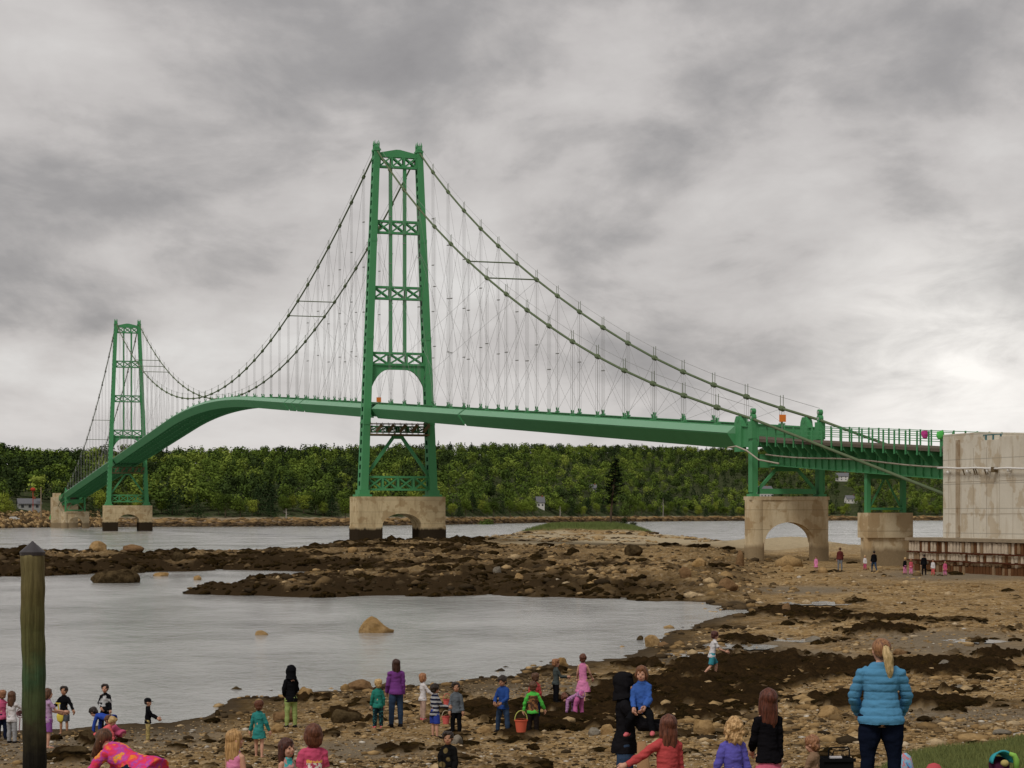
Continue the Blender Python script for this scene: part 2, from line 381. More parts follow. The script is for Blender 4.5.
link_mesh('far_hills', mesh_np('far_hills', V, np.stack([b, b + 1, b + nn + 1, b + nn], 1), True), mat_far(), kind='structure')
# ------------------------------------------------------------------ the suspension bridge
C1 = Vector((-18.8, 345, 0)); U = Vector((-.309, .951, 0)).normalized(); N = Vector((U.y, -U.x, 0))
def B(t, o, z): return C1 + U * t + N * o + Vector((0, 0, z))
def bb(m, t0, t1, o0, o1, z0, z1):   # box in bridge axes
    return m.hexa([B(t0, o0, z0), B(t1, o0, z0), B(t1, o1, z0), B(t0, o1, z0), B(t0, o0, z1), B(t1, o0, z1), B(t1, o1, z1), B(t0, o1, z1)])
SP = 329.0; SS = 147.5
def ztop(t):
    s = abs(t - SP / 2)           # distance from mid-span
    if s <= 58.5: return 31.9 - .065 * s * s / (2 * 58.5)
    return 31.9 - .065 * 58.5 / 2 - .065 * (s - 58.5)
def zcab(t):
    if 0 <= t <= SP: return 33.3 + 31.6 * ((t - SP / 2) / (SP / 2)) ** 2
    s = -t if t < 0 else t - SP
    dz = float(np.interp(s / SS * 17, range(18), [0, .1, .3, .55, .8, 1.05, 1.2, 1.33, 1.4, 1.37, 1.25, 1.03, .77, .49, .16, -.18, -.67, -1.3]))
    return 64.9 + (15.6 - 64.9) * s / SS - 4 * 8.9 * (s / SS) * (1 - s / SS) + dz
ST = mat_steel()
STEEL_LIT = mat_plain('fairing_paint_skylit', (.175, .385, .225), .42, .4, var=.10, scale=.3)  # same green made paler: skylight on the upper sloped panels painted in
STC = mat_plain('cable_paint_olive', (.13, .165, .095), .6, .3, var=.3, scale=1)
ROPE = mat_plain('hanger_rope_grey', (.27, .27, .26), .55, .4)
SLOT_SHADE = mat_plain('painted_slot_shade_green', (.012, .045, .022), .8)
CON = mat_concrete('pier_concrete', (.66, .53, .32), (.52, .40, .23), (.33, .225, .115), tide=(2.8, (.045, .032, .02)))
CON2 = mat_concrete('pier_concrete_low', (.70, .59, .40), (.55, .42, .25), (.36, .24, .115), tide=(2.0, (.36, .27, .16)))
CONB = mat_concrete('abutment_concrete', (.74, .69, .58), (.64, .585, .475), (.50, .42, .30))
ROAD = mat_plain('road_slab_concrete', (.13, .11, .085), .9, var=.3)  # slab colour darkened to carry the shade under the deck
RUST = mat_plain('rust_brown_steel', (.14, .10, .055), .8, var=.4, scale=2)
bridge = empty('suspension_bridge', tuple(C1), label='tall green steel suspension bridge with two towers and a humped deck', cat='bridge')
def part(m, name, mat, parent, smooth=False, **k):
    o = m.build(name, mat, None, smooth, **k); o.parent = parent
    o.matrix_parent_inverse = world(parent).inverted(); return o
def world(o):
    m = Matrix.Translation(o.location)
    if o.parent: return world(o.parent) @ o.matrix_parent_inverse @ m @ o.rotation_euler.to_matrix().to_4x4()
    return m @ o.rotation_euler.to_matrix().to_4x4()

def lattice(m, t, zA, zB, wA, wB, nb, th=.28, dep=1.0, ch=.34, xw=.24):
    """horizontal strut between z=zA (low) and zB at bridge station t, half widths wA/wB, nb crossed bays"""
    for z, w, s in ((zA, wA, 1), (zB, wB, -1)):
        bb(m, t - dep / 2, t + dep / 2, -w, w, z if s > 0 else z - ch, z + ch if s > 0 else z)
    for sd in (-1, 1):
        tt = t + sd * (dep / 2 - .09)
        for i in range(nb + 1):
            f = i / nb * 2 - 1
            m.bar(B(tt, f * wA * .985, zA + .1), B(tt, f * wB * .985, zB - .1), .12, .34, U.cross(Vector((0, 0, 1))))
        for i in range(nb):
            a = -1 + 2 * i / nb; c = -1 + 2 * (i + 1) / nb
            m.bar(B(tt - .03, a * wA, zA + ch * .6), B(tt - .03, c * wB, zB - ch * .6), .08, xw, Vector((0, 0, 1)))
            m.bar(B(tt + .05, c * wA, zA + ch * .6), B(tt + .05, a * wB, zB - ch * .6), .08, xw, Vector((0, 0, 1)))
def half(z): return 5.9 + (3.6 - 5.9) * (z - 8.2) / (65 - 8.2)
def tower(t, lab):
    T = empty('tower'); T.parent = bridge; T.matrix_parent_inverse = world(bridge).inverted(); tag(T, lab)
    for s in (-1, 1):
        m = MB()
        def sec(z):
            f = (z - 8.2) / 56.8; w = 1.25 - .3 * f; d = 2.5 - .8 * f; o = s * half(z)
            return [B(t - d / 2, o - w / 2, z), B(t + d / 2, o - w / 2, z), B(t + d / 2, o + w / 2, z), B(t - d / 2, o + w / 2, z)]
        zs = [8.2, 20, 34, 50, 64.6]
        for a, b_ in zip(zs[:-1], zs[1:]): m.hexa(sec(a) + sec(b_))
        for z in zs[1:-1]:   # splice collars
            q = sec(z); c = sum(q, Vector()) / 4; m.hexa([c + (p - c) * 1.05 + Vector((0, 0, -.25)) for p in q] + [c + (p - c) * 1.05 + Vector((0, 0, .25)) for p in q])
        nleg = len(m.F); LEG = m
        m = MB(); bb(m, t - 1.9, t + 1.9, s * 5.93 - 1.15, s * 5.93 + 1.15, 7.95, 8.35); bb(m, t - 1.45, t + 1.45, s * 5.92 - .85, s * 5.92 + .85, 8.353, 9.1); part(m, 'base_plate', ST, T)
        # leg slots, outer and inner faces: raised dark plates, their shade painted in
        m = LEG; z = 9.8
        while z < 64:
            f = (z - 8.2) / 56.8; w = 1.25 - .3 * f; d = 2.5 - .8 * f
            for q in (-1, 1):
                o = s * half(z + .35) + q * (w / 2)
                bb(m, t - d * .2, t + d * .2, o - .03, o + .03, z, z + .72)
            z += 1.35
        lo = part(m, 'leg', [ST, SLOT_SHADE], T); lo.data.polygons.foreach_set('material_index', [0] * nleg + [1] * (len(m.F) - nleg))
        m = MB(); o = s * half(64.8)
        bb(m, t - .95, t + .95, o - .55, o + .55, 64.6, 64.9); m.tube([B(t, o - .32, 65.1), B(t, o + .32, 65.1)], .75, 14)
        for a in (-.45, .45):
            for q in (-.36, .36): m.tube([B(t + a, o + q, 64.9), B(t + a, o + q, 65.9), B(t + a + .1, o + q * .8, 66.35)], [.13, .09, .03], 6)
        bb(m, t - .6, t + .6, o - .45, o + .45, 65.55, 65.75); part(m, 'saddle', ST, T)
    for i, (zA, zB) in enumerate(((61.9, 64.0), (51.1, 53.3), (40.3, 42.5), (29.5, 31.7))):
        m = MB(); lattice(m, t, zA, zB, half(zA) - .55, half(zB) - .5, 3); part(m, 'cross_strut', ST, T)
        if i < 3:
            zl = (53.3, 42.5, 31.7)[i]
            for s in (-1, 1):
                m = MB(); bb(m, t - .3, t + .3, s * 1.2 - .24, s * 1.2 + .24, zl, zA); part(m, 'intermediate_post', ST, T)
    m = MB(); w = half(64) - .45; top = [(-w, 64.0), (w, 64.0), (w, 64.35), (.35, 64.95), (-.35, 64.95), (-w, 64.35)]
    m.prism(top, B(t - .35, 0, 0), B(t + .35, 0, 0), N, (0, 0, 1)); part(m, 'top_gable', ST, T)
    # arched portal haunch
    m = MB(); w = half(28) - .5; n = 16; pr = [(w, 29.5), (-w, 29.5)]
    for i in range(n + 1):
        f = -1 + 2 * i / n; pr.append((f * w, 28.85 - 3.3 * max(0, abs(f) - .25) ** 2.6 / .75 ** 2.6))
    m.prism(pr, B(t - .3, 0, 0), B(t + .3, 0, 0), N, (0, 0, 1)); part(m, 'portal_arch', ST, T)
    m = MB(); lattice(m, t, 18.5, 19.6, half(18.5) - .55, half(19.6) - .55, 6, dep=1.6, ch=.2, xw=.12); part(m, 'deck_bearing_strut', ST, T)
    m = MB()
    for sd in (-1, 1):
        bb(m, t + sd * 1.5 - .1, t + sd * 1.5 + .1, -5, 5, 18.0, 18.25); bb(m, t + sd * 1.5 - .05, t + sd * 1.5 + .05, -5, 5, 19.9, 20.0)
        for i in range(11): bb(m, t + sd * 1.5 - .05, t + sd * 1.5 + .05, -5 + i, -4.92 + i, 18.25, 20.1)
    bb(m, t - 1.5, t + 1.5, -5, 5, 18.0, 18.08)
    for i in range(5): m.bar(B(t - 1.5, -4 + 2 * i, 18.6), B(t - 1.5, -3 + 2 * i, 19.8), .1, .5)
    part(m, 'work_platform', RUST, T)
    for s in (-1, 1):
        m = MB(); m.bar(B(t, s * .35, 18.3), B(t, s * (half(11.4) - .35), 11.3), .5, .5, U.cross(Vector((0, 0, 1)))); part(m, 'knee_brace', ST, T)
    m = MB(); bb(m, t - .6, t + .6, -.9, .9, 17.5, 18.3); part(m, 'gusset_plate', ST, T)
    m = MB(); lattice(m, t, 9.0, 11.4, half(9) - .55, half(11) - .5, 4); part(m, 'cross_strut', ST, T)
    # pier: concrete table on two legs joined by a low arch
    m = MB(); W2, D2 = 7.35, 2.9; pr = [(-W2, 3.2), (-W2, 8.0), (W2, 8.0), (W2, 3.2)]
    k = 3.3; n = 16
    for i in range(n + 1):
        a = math.pi * i / n; pr.append((math.cos(a) * k, 3.2 + math.sin(a) * 2.05))
    m.prism(pr, B(t - D2, 0, 0), B(t + D2, 0, 0), N, (0, 0, 1))
    for s in (-1, 1): bb(m, t - D2 - .08, t + D2 + .08, min(s * k, s * (W2 + .08)), max(s * k, s * (W2 + .08)), -5, 3.2 - .003)
    part(m, 'concrete_pier', CON, T)
    return T
t1 = tower(0, 'nearer tower, on the pier behind the rock bar'); t2 = tower(SP, 'farther tower, standing in the channel by the far shore')

# deck: stiffening girders, fairings, slab
def grid_t(a, b, st=4.0):
    n = max(1, int(round((b - a) / st))); return [a + (b - a) * i / n for i in range(n + 1)]
def sweep(m, prof, ts):
    k = len(prof); V = []; Fc = []
    for t in ts:
        z = ztop(t); V += [B(t, o, z + dz) for o, dz in prof]
    for i in range(len(ts) - 1):
        for j in range(k): Fc.append((i * k + j, i * k + (j + 1) % k, (i + 1) * k + (j + 1) % k, (i + 1) * k + j))
    Fc.append(tuple(range(k - 1, -1, -1))); Fc.append(tuple((len(ts) - 1) * k + j for j in range(k))); m.add(V, Fc)
allT = grid_t(-SS + 1, SP + SS - 1)
for s in (-1, 1):
    m = MB(); q = lambda a, b: (s * a, b)
    sweep(m, [q(3.50, 0), q(3.66, 0), q(3.66, -2.0), q(3.50, -2.0)], allT); sweep(m, [q(3.36, .09), q(3.80, .09), q(3.80, .003), q(3.36, .003)], allT)
    part(m, 'stiffening_girder', ST, bridge)
    cuts = [(-SS + 3.5, -51.6), (-50.6, -1.4), (1.4, 53.6), (54.6, 60.6), (61.6, 67.4), (68.4, SP - 1.4), (SP + 1.4, SP + SS - 4)]
    for a, b_ in cuts:
        ts = grid_t(a, b_); m = MB(); L = MB()
        sweep(m, [q(3.67, -.72), q(4.75, -.72), q(4.72, -.80), q(3.67, -2.25)], ts); part(m, 'wind_fairing', ST, bridge)
        sweep(L, [q(3.81, .02), q(4.0, -.02), q(4.78, -.66), q(4.70, -.715), q(3.81, -.715)], ts); part(L, 'fairing_top_panel', STEEL_LIT, bridge)
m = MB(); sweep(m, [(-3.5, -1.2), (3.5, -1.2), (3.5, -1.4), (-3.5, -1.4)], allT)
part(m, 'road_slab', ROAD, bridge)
m = MB()
for t in grid_t(-SS + 2, SP + SS - 2, 4.34): z = ztop(t); bb(m, t - .12, t + .12, -3.49, 3.49, z - 2.0, z - 1.403)
for o in (-2, 0, 2): sweep(m, [(o - .1, -1.41), (o + .1, -1.41), (o + .1, -1.8), (o - .1, -1.8)], allT)
part(m, 'floor_framing', ST, bridge)

# main cables, clamps, hangers, stays
np_side = 17; ps = SS / np_side; nm_ = 38; pm = SP / nm_
nodes = [-ps * i for i in range(1, np_side)] + [pm * i for i in range(1, nm_)] + [SP + ps * i for i in range(1, np_side)]
for s in (-1, 1):
    m = MB(); o = s * 3.58
    pts = [B(t, o, zcab(t)) for t in grid_t(-SS, 0, ps)] + [B(t, o, zcab(t)) for t in grid_t(0, SP, pm)][1:] + [B(t, o, zcab(t)) for t in grid_t(SP, SP + SS, ps)][1:]
    tend, zend = (-SS - 40, 6.0); m.tube([B(tend, o, zend)] + pts + [B(SP + SS + 40, o, 5.5)], .14, 8)
    part(m, 'main_cable', STC, bridge, True)
    m = MB()
    for a, b_ in ((-SS, 0), (0, SP), (SP, SP + SS)):
        m.tube([B(t, o, zcab(t) + 1.15 + (0 if abs(t) > 3 else 0)) for t in grid_t(a, b_, ps)], .022, 4)
    part(m, 'hand_rope', ROPE, bridge)
def near_key(t): return t
order = sorted(nodes); extraH = MB(); extraS = MB(); cH = 0; cS = 0
def ropes(m, t, o):
    zc = zcab(t); zd = ztop(t) + .25
    for a in (-.28, .28):
        for q in (-.12, .12): m.tube([B(t + a, o + q, zd), B(t + a, o + q, zc)], .013, 4, False)
    n = int((zc - zd) / 9)
    for i in range(1, n + 1 if t < 60 else 1): bb(m, t - .32, t + .32, o - .16, o + .16, zd + i * (zc - zd) / (n + 1) - .05, zd + i * (zc - zd) / (n + 1) + .05)
for s in (-1, 1):
    for t in order:
        o = s * 3.58; zc = zcab(t); zd = ztop(t)
        clamp = MB()
        d = (B(t + .3, o, zcab(t + .3)) - B(t - .3, o, zcab(t - .3))).normalized()
        c = B(t, o, zc); clamp.tube([c - d * .42, c - d * .3, c + d * .3, c + d * .42], [.2, .3, .3, .2], 8)
        for a in (-.34, .34): clamp.tube([B(t + a, o, zc + .1), B(t + a, o, zc + 1.35)], .035, 5)
        brk = MB()
        if zc - zd > .8:
            for a in (-1, 1): brk.bar(B(t, o, zd - .05), B(t + a * .36, o + a * .28, zd + .72), .12, .14)
            bb(brk, t - .5, t + .5, o - .16, o + .16, zd + .093, zd + .25)
        if t < 245:
            h = MB(); ropes(h, t, o)
            H = part(h, 'hanger', ROPE, bridge); part(clamp, 'cable_clamp', STC, H)
            if brk.V: part(brk, 'anchor_bracket', ST, H)
        else:
            ropes(extraH, t, o); n = len(extraH.V); extraH.add(clamp.V, clamp.F); extraH.add(brk.V, brk.F)
part(extraH, 'hanger', ROPE, bridge, kind='stuff', label='far row of thin hanger ropes beyond mid-span')
def stay(o, ta, za, tb, zb, r=.014):
    m = MB(); m.tube([B(ta, o, za), B(tb, o, zb)], r, 4, False); return m
for s in (-1, 1):
    o = s * 3.58 ; ns = sorted([t for t in nodes if t < 0]) ; step = ps
    for t in ns:      # crossed stays from each cable node down to deck points two panels either side
        for k in ((-2, 2) if abs(t) < 90 else (-1, 1)):
            tb = t + k * step
            if -SS < tb < 0: part(stay(o, t, zcab(t), tb, ztop(tb) + .3), 'diagonal_stay', ROPE, bridge)
    for t in [pm * i for i in range(1, nm_)]:
        k = 3 if (t < 60 or t > SP - 60) else 0
        if t < 60:
            for kk in (-2, 2):
                tb = t + kk * pm
                if 0 < tb < SP: part(stay(o, t, zcab(t), tb, ztop(tb) + .3, .018), 'diagonal_stay', ROPE, bridge)
        elif k:
            for kk in (-2, 2):
                tb = t + kk * pm; mm = stay(o, t, zcab(t), tb, ztop(tb) + .3, .018)
                if 0 < tb < SP: extraS.add(mm.V, mm.F)
part(extraS, 'diagonal_stay', ROPE, bridge, kind='stuff')
for s in (-1, 1):
    o = s * 3.58
    for tt, sg in ((0, -1), (0, 1), (SP, -1), (SP, 1)):
        for L in (26, 43, 61):
            tb = tt + sg * L; part(stay(o, tt + sg * .9, 27.0 if L > 50 else 48, tb, zcab(tb) if L > 50 else ztop(tb) + .3, .02), 'tower_stay', ROPE, bridge)
for t in (-ps * 6, -ps * 7, pm * 7, pm * 8, SP - pm * 6, SP - pm * 5, SP - pm * 7, SP + ps * 7, SP + ps * 9):
    m = MB(); m.tube([B(t, -3.58, zcab(t)), B(t, 3.58, zcab(t))], .1, 6); part(m, 'cable_cross_tie', STC, bridge)

# orange roadwork signs on the walkway edge
def sign(t, z, o=3.2, sz=.62):
    r = empty('roadwork_sign', tuple(B(t, o, z - 1.2)))
    m = MB(); m.bar(B(t, o, z - 1.2), B(t, o, z), .08, .08); part(m, 'post', ROPE, r)
    m = MB(); bb(m, t - .16, t - .1, o - sz, o + sz, z - sz, z + sz); part(m, 'panel', mat_plain('orange_sign_face', (.85, .24, .05), .6, var=.08), r); return r
tag(sign(-SS + 5.5, 14.7, 2.1, .36), 'square orange sign above the deck near the end of the side span', 'sign')
tag(sign(9, ztop(9) + .7, -.9, .4), 'small orange sign seen inside the portal of the nearer tower', 'sign')

# ------------------------------------------------------------------ end bent, approach spans, piers
def zroad(t): return 12.35 - .056 * (-t - SS)       # road level of the approach (t < -SS), falling towards the abutment
def end_bent(t, sgn, lab, far=False):
    T = empty('end_bent'); T.parent = bridge; T.matrix_parent_inverse = world(bridge).inverted(); tag(T, lab)
    zb = 6.8 if not far else 6.3; zt = 14.3
    for s in (-1, 1):
        o = s * 3.58; m = MB()
        bb(m, t - .42, t + .42, o - .22, o + .22, zb, zt - 1.9); bb(m, t - .6, t + .6, o - .42, o + .42, zb, zb + .25)
        for q in (-1, 1): bb(m, t - .46, t + .46, o + q * .22 - (.08 if q < 0 else 0), o + q * .22 + (.08 if q > 0 else 0), zb + .4, zt - 2.2)
        part(m, 'column', ST, T)
        m = MB(); bb(m, t - .45, t + .45, o - .35, o + .35, zt - 1.9, zt - .2); 
        for a in (0, 1): m.tube([B(t, o - .2, zt + .15 + a * .6), B(t, o + .2, zt + .15 + a * .6)], .38 - .08 * a, 12)
        part(m, 'cable_link', ST, T)
        m = MB()
        for a in (0, 1): m.tube([B(t, o - .24, zt + .15 + a * .6), B(t, o + .24, zt + .15 + a * .6)], .15, 10)
        part(m, 'link_pin', mat_plain('pale_pin_steel', (.45, .45, .42), .5), T)
        m = MB(); z = ztop(t) ; a = t + 3.0 if not far else t - 3.0   # shield shaped housing
        pr = [(-.75, z - 2.3), (-.85, z + .2), (-.72, z + .75), (-.4, z + 1.2), (.4, z + 1.2), (.72, z + .75), (.85, z + .2), (.75, z - 2.3)]
        m.prism(pr, B(a, o - .3, 0), B(a, o + .3, 0), U, (0, 0, 1)); m.tube([B(a, o - .33, z + .8), B(a, o + .33, z + .8)], .25, 10); part(m, 'housing', ST, T)
    m = MB(); bb(m, t - .3, t + .3, -3, 3, 9.6, 10.9); pr = [(-3, 9.6), (-3, 10.3), (3, 10.3), (3, 9.6), (1.2, 9.1), (-1.2, 9.1)]
    part(m, 'cross_girder', ST, T)
    for s in (-1, 1):
        m = MB(); m.bar(B(t, s * .9, 9.7), B(t, s * 3.0, zb + .7), .28, .28, U.cross(Vector((0, 0, 1)))); part(m, 'knee_brace', ST, T)
    m = MB(); bb(m, t - .35, t + .35, -2.98, 2.98, zb + .25, zb + .75); bb(m, t - .3, t + .3, -1.1, 1.1, 9.25, 9.597); part(m, 'bottom_strut', ST, T)
    return T
def arch_pier(t, w, d, z0, z1, k, spring, rise, mat, parent, name='concrete_pier'):
    m = MB(); pr = [(-k - .25, spring - .01), (-k - .25, z1 - .35), (k + .25, z1 - .35), (k + .25, spring - .01)]
    n = 18
    for i in range(n + 1):
        a = math.pi * i / n; pr.append((math.cos(a) * k, spring + math.sin(a) * rise))
    m.prism(pr, B(t - d * .78, 0, 0), B(t + d * .78, 0, 0), N, (0, 0, 1))
    for s in (-1, 1):      # rounded shafts
        c = s * (k + w) / 2; hw = (w - k) / 2; P = []
        P2 = []; nn = 12
        for i in range(nn + 1): a = -math.pi / 2 + math.pi * i / nn; P2.append((math.sin(a) * hw, -d + (1 - math.cos(a)) * hw * .7))
        for i in range(nn + 1): a = math.pi / 2 - math.pi * i / nn; P2.append((math.sin(a) * hw, d - (1 - math.cos(a)) * hw * .7))
        for za, zb, g in ((z0, z0 + (z1 - z0) * .46, 1.05), (z0 + (z1 - z0) * .46, z1 - .35, 1.0)):
            lo = [B(t + y * g, c + x * g, za) for x, y in P2]; hi = [B(t + y * g, c + x * g, zb) for x, y in P2]; K = len(P2)
            m.add(lo + hi, [tuple(range(K)), tuple(range(2 * K - 1, K - 1, -1))] + [(i, i + K, (i + 1) % K + K, (i + 1) % K) for i in range(K)])
    bb(m, t - d + .1, t + d - .1, -w + .05, w - .05, z1 - .347, z1)
    return part(m, name, mat, parent)
eb = end_bent(-SS, -1, 'end bent on the arched pier at the beach'); arch_pier(-SS, 4.3, .85, -1.5, 6.8, 2.62, 2.3, 2.0, CON2, eb)
eb2 = end_bent(SP + SS, 1, 'end bent at the far shore', True); arch_pier(SP + SS, 5.2, 1.7, -3, 6.3, 2.6, 1.6, 2.6, CON2, eb2)

tA = -SS - 37.8     # abutment face
tb4 = -SS - 20.1
def approach(ta, tb, zr, pname='approach_span'):
    A_ = empty(pname); A_.parent = bridge; A_.matrix_parent_inverse = world(bridge).inverted()
    def sw(m, o0, o1, d0, d1, n=10):
        for i in range(n):
            a = ta + (tb - ta) * i / n; c = ta + (tb - ta) * (i + 1) / n
            m.hexa([B(a, o0, zr(a) + d0), B(c, o0, zr(c) + d0), B(c, o1, zr(c) + d0), B(a, o1, zr(a) + d0), B(a, o0, zr(a) + d1), B(c, o0, zr(c) + d1), B(c, o1, zr(c) + d1), B(a, o1, zr(a) + d1)])
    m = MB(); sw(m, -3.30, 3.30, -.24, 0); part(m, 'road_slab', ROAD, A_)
    for s in (-1, 1):
        m = MB(); sw(m, s * 1.95 - .12, s * 1.95 + .12, -2.45, -.75); sw(m, s * 1.95 - .3, s * 1.95 + .3, -2.52, -2.453); sw(m, s * 1.95 - .3, s * 1.95 + .3, -.747, -.70)
        n = int(abs(tb - ta) / 1.35)
        for i in range(n + 1):
            t = ta + (tb - ta) * (i + .3) / (n + .6); bb(m, t - .05, t + .05, s * 1.95 - .27, s * 1.95 + .27, zr(t) - 2.44, zr(t) - .76)
        part(m, 'plate_girder', ST, A_)
        m = MB()
        for h in (.55, .95, 1.3): sw(m, s * 3.30 - .03, s * 3.30 + .03, h, h + .06)
        part(m, 'guard_rail', ST, A_)
        n = int(abs(tb - ta) / 1.9)
        for i in range(n + 1):
            t = ta + (tb - ta) * i / n; m = MB(); bb(m, t - .06, t + .06, s * 3.30 + (.035 if s > 0 else -.15), s * 3.30 + (.15 if s > 0 else -.035), zr(t) - .62, zr(t) + 1.4)
            part(m, 'railing_post', ST, A_)
        for i in range(n + 1):      # cantilever brackets under the slab
            t = ta + (tb - ta) * i / n; z = zr(t); m = MB()
            m.prism([(s * 2.1, z - .25), (s * 3.2, z - .25), (s * 3.2, z - .55), (s * 2.1, z - 1.6)], B(t - .08, 0, 0), B(t + .08, 0, 0), N, (0, 0, 1))
            part(m, 'cantilever_bracket', ST, A_)
    m = MB(); n = 12; m.tube([B(ta + (tb - ta) * i / n, -2.6, zr(ta + (tb - ta) * i / n) - 1.45 - .1 * math.sin(i * .8)) for i in range(n + 1)], .07, 6)
    part(m, 'conduit', mat_plain('pale_conduit', (.42, .38, .30), .6), A_); return A_
ap = approach(-SS - .8, tA + .02, zroad)
tag(ap, 'railed approach span between the end bent and the concrete abutment')
# pipe hanging in a loop at the end bent
m = MB(); m.tube([B(-SS + 3, -4.9, 11.6), B(-SS + 1.4, -4.75, 11.7), B(-SS - .8, -4.6, 11.2), B(-SS - 2.2, -4.0, 10.3), B(-SS - 4, -2.7, 9.9)], .08, 6); part(m, 'conduit_loop', mat_plain('pale_conduit', (.42, .38, .30), .6), ap)
# second bent
P4 = empty('inner_bent'); P4.parent = bridge; P4.matrix_parent_inverse = world(bridge).inverted(); tag(P4, 'low bent on the squat pier next to the abutment')
for s in (-1, 1):
    m = MB(); bb(m, tb4 - .25, tb4 + .25, s * 1.75 - .19, s * 1.75 + .19, 5.2, 8.78); part(m, 'column', ST, P4)
    m = MB(); m.bar(B(tb4, s * .1, 8.2), B(tb4, s * 1.5, 5.7), .14, .14, U.cross(Vector((0, 0, 1)))); part(m, 'knee_brace', ST, P4)
m = MB(); bb(m, tb4 - .2, tb4 + .2, -1.57, 1.57, 5.45, 5.65); bb(m, tb4 - .2, tb4 + .2, -1.57, 1.57, 8.2, 8.7); part(m, 'bottom_strut', ST, P4)
m = MB(); bb(m, tb4 - 1.0, tb4 + 1.0, -2.2, 2.2, 3.0, 5.2); bb(m, tb4 - .8, tb4 + .8, -2.0, 2.0, -1, 2.997)
for c in (-1.75, 1.75): m.tube([B(tb4 - .35, c, -1), B(tb4 - .35, c, 2.2), B(tb4 - .35, c, 2.995)], [.58, .53, .51], 16)
part(m, 'concrete_pier', CON2, P4)

# far approach
def zroad2(t): return 12.5 - .05 * (t - SP - SS)
ap2 = approach(SP + SS + .8, SP + SS + 26, zroad2); tag(ap2, 'approach span at the far shore')

# abutment
AB = empty('bridge_abutment', tuple(B(tA, -4.3, 3.2)), label='big pale concrete abutment block where the bridge deck meets the land', cat='abutment')
m = MB(); L1, L2, L3 = tA - 5.6, tA - 8.4, tA - 34
bb(m, L1, tA, -4.3, 4.3, 3.2, 11.4); bb(m, L2, L1 - .0, -4.25, 4.3, 3.2, 10.75); bb(m, L3, L2, -4.3, 4.3, 3.2, 10.95)
part(m, 'wall', CONB, AB)
m = MB()
bb(m, tA - 2.65, tA - 2.05, -4.36, -4.303, 3.25, 10.9)
part(m, 'pilaster', mat_concrete('brown_concrete_rib', (.50, .42, .31), (.38, .29, .19), (.27, .19, .11)), AB)
m = MB()
for i in range(9):
    t = tA - .9 - i * 1.9
    if abs(t - (tA - 2.35)) > .35: bb(m, t - .011, t + .011, -4.315, -4.303, 3.3, 10.2)
for z in (5.1, 7.6): bb(m, tA - 16, tA - .3, -4.318, -4.306, z - .012, z + .014)
part(m, 'formwork_seams', mat_plain('joint_seam_brown', (.40, .34, .26), .9), AB)  # thin strips a little browner than the wall concrete
m = MB()
for s_ in (0, 1, 2): pass
for t in (L1 - .35, L1 - 1.4, L2 + .3): bb(m, t - .06, t + .06, -4.0, -3.9, 10.75, 11.2)
bb(m, L2, L1, -4.0, -3.94, 11.12, 11.2); part(m, 'guard_rail', mat_plain('blue_grey_rail', (.06, .16, .17), .5), AB)
m = MB(); pts = [B(tA + .3 - i * 1.5, -4.62, 8.75 - .035 * i + .03 * math.sin(i * 2)) for i in range(16)]; m.tube(pts, .075, 8)
for i in range(0, 15, 2): bb(m, tA - 1.2 - i * 1.5 - .06, tA - 1.2 - i * 1.5 + .06, -4.65, -4.303, 8.25, 8.5)
part(m, 'pipe', mat_plain('pale_pipe', (.72, .70, .66), .5), AB, True)
m = MB()
for k in (3.4, 5.0, 5.3, 6.6, 6.9): m.bar(B(tA - k, -4.5, 8.6), B(tA - k - .2, -4.45, 8.1), .07, .07)
bb(m, tA - 8.0, tA - 8.3, -4.75, -4.303, 8.25, 8.65)
part(m, 'pipe_bracket', RUST, AB)
# crib wall of short vertical blocks with rusty streaks
CR = empty('crib_wall', tuple(B(tA, -6, 0)), label='rust-stained retaining wall of upright concrete ribs below the abutment', cat='retaining wall')
RST = mat_concrete('rusty_wall_concrete', (.20, .125, .07), (.13, .072, .038), (.085, .035, .018))
m = MB(); bb(m, tA - 40, tA + 2.6, -5.9, 6.0, -.6, 2.95); part(m, 'wall', RST, CR)
m = MB(); bb(m, tA - 40, tA + 2.9, -6.15, 6.0, 2.953, 3.2); part(m, 'cap', mat_plain('stained_cap_concrete', (.30, .24, .165), .9, var=.4, scale=1.5, bump=.03, bscale=5), CR)
PL = [mat_plain('crib_block_%s' % k, c, .9, var=.5, scale=3.5, bump=.03) for k, c in (('pale', (.52, .43, .32)), ('tan', (.27, .18, .105)), ('rust', (.13, .06, .028)))]
for row, (z0, z1, pr) in enumerate(((2.1, 2.9, (.5, .25, .25)), (1.45, 2.0, (.72, .2, .08)), (1.12, 1.36, (.12, .5, .38)), (-.1, 1.08, (0, .3, .7)))):
    sets = [MB(), MB(), MB()]
    for i in range(46):
        t = tA + 2.3 - i * .44; q = int(RNG.choice(3, p=pr)); j = RNG.uniform(-.03, .03)
        bb(sets[q], t - .13 + j - RNG.uniform(0, .07), t + .13 + j + RNG.uniform(0, .07), -5.985 + RNG.uniform(-.05, .03), -5.902, z0 + RNG.uniform(-.04, .05), z1 + RNG.uniform(-.06, .04))
    for q in range(3):
        if sets[q].V: part(sets[q], 'rib_course', PL[q], CR)
m = MB()
for z in (2.05, 1.4): m.tube([B(tA + 2.6 - i * 1.6, -6.1, z + .03 * math.sin(i * 1.7)) for i in range(14)], .06, 5)
part(m, 'rusty_waling', mat_plain('deep_rust', (.085, .03, .016), .9), CR)

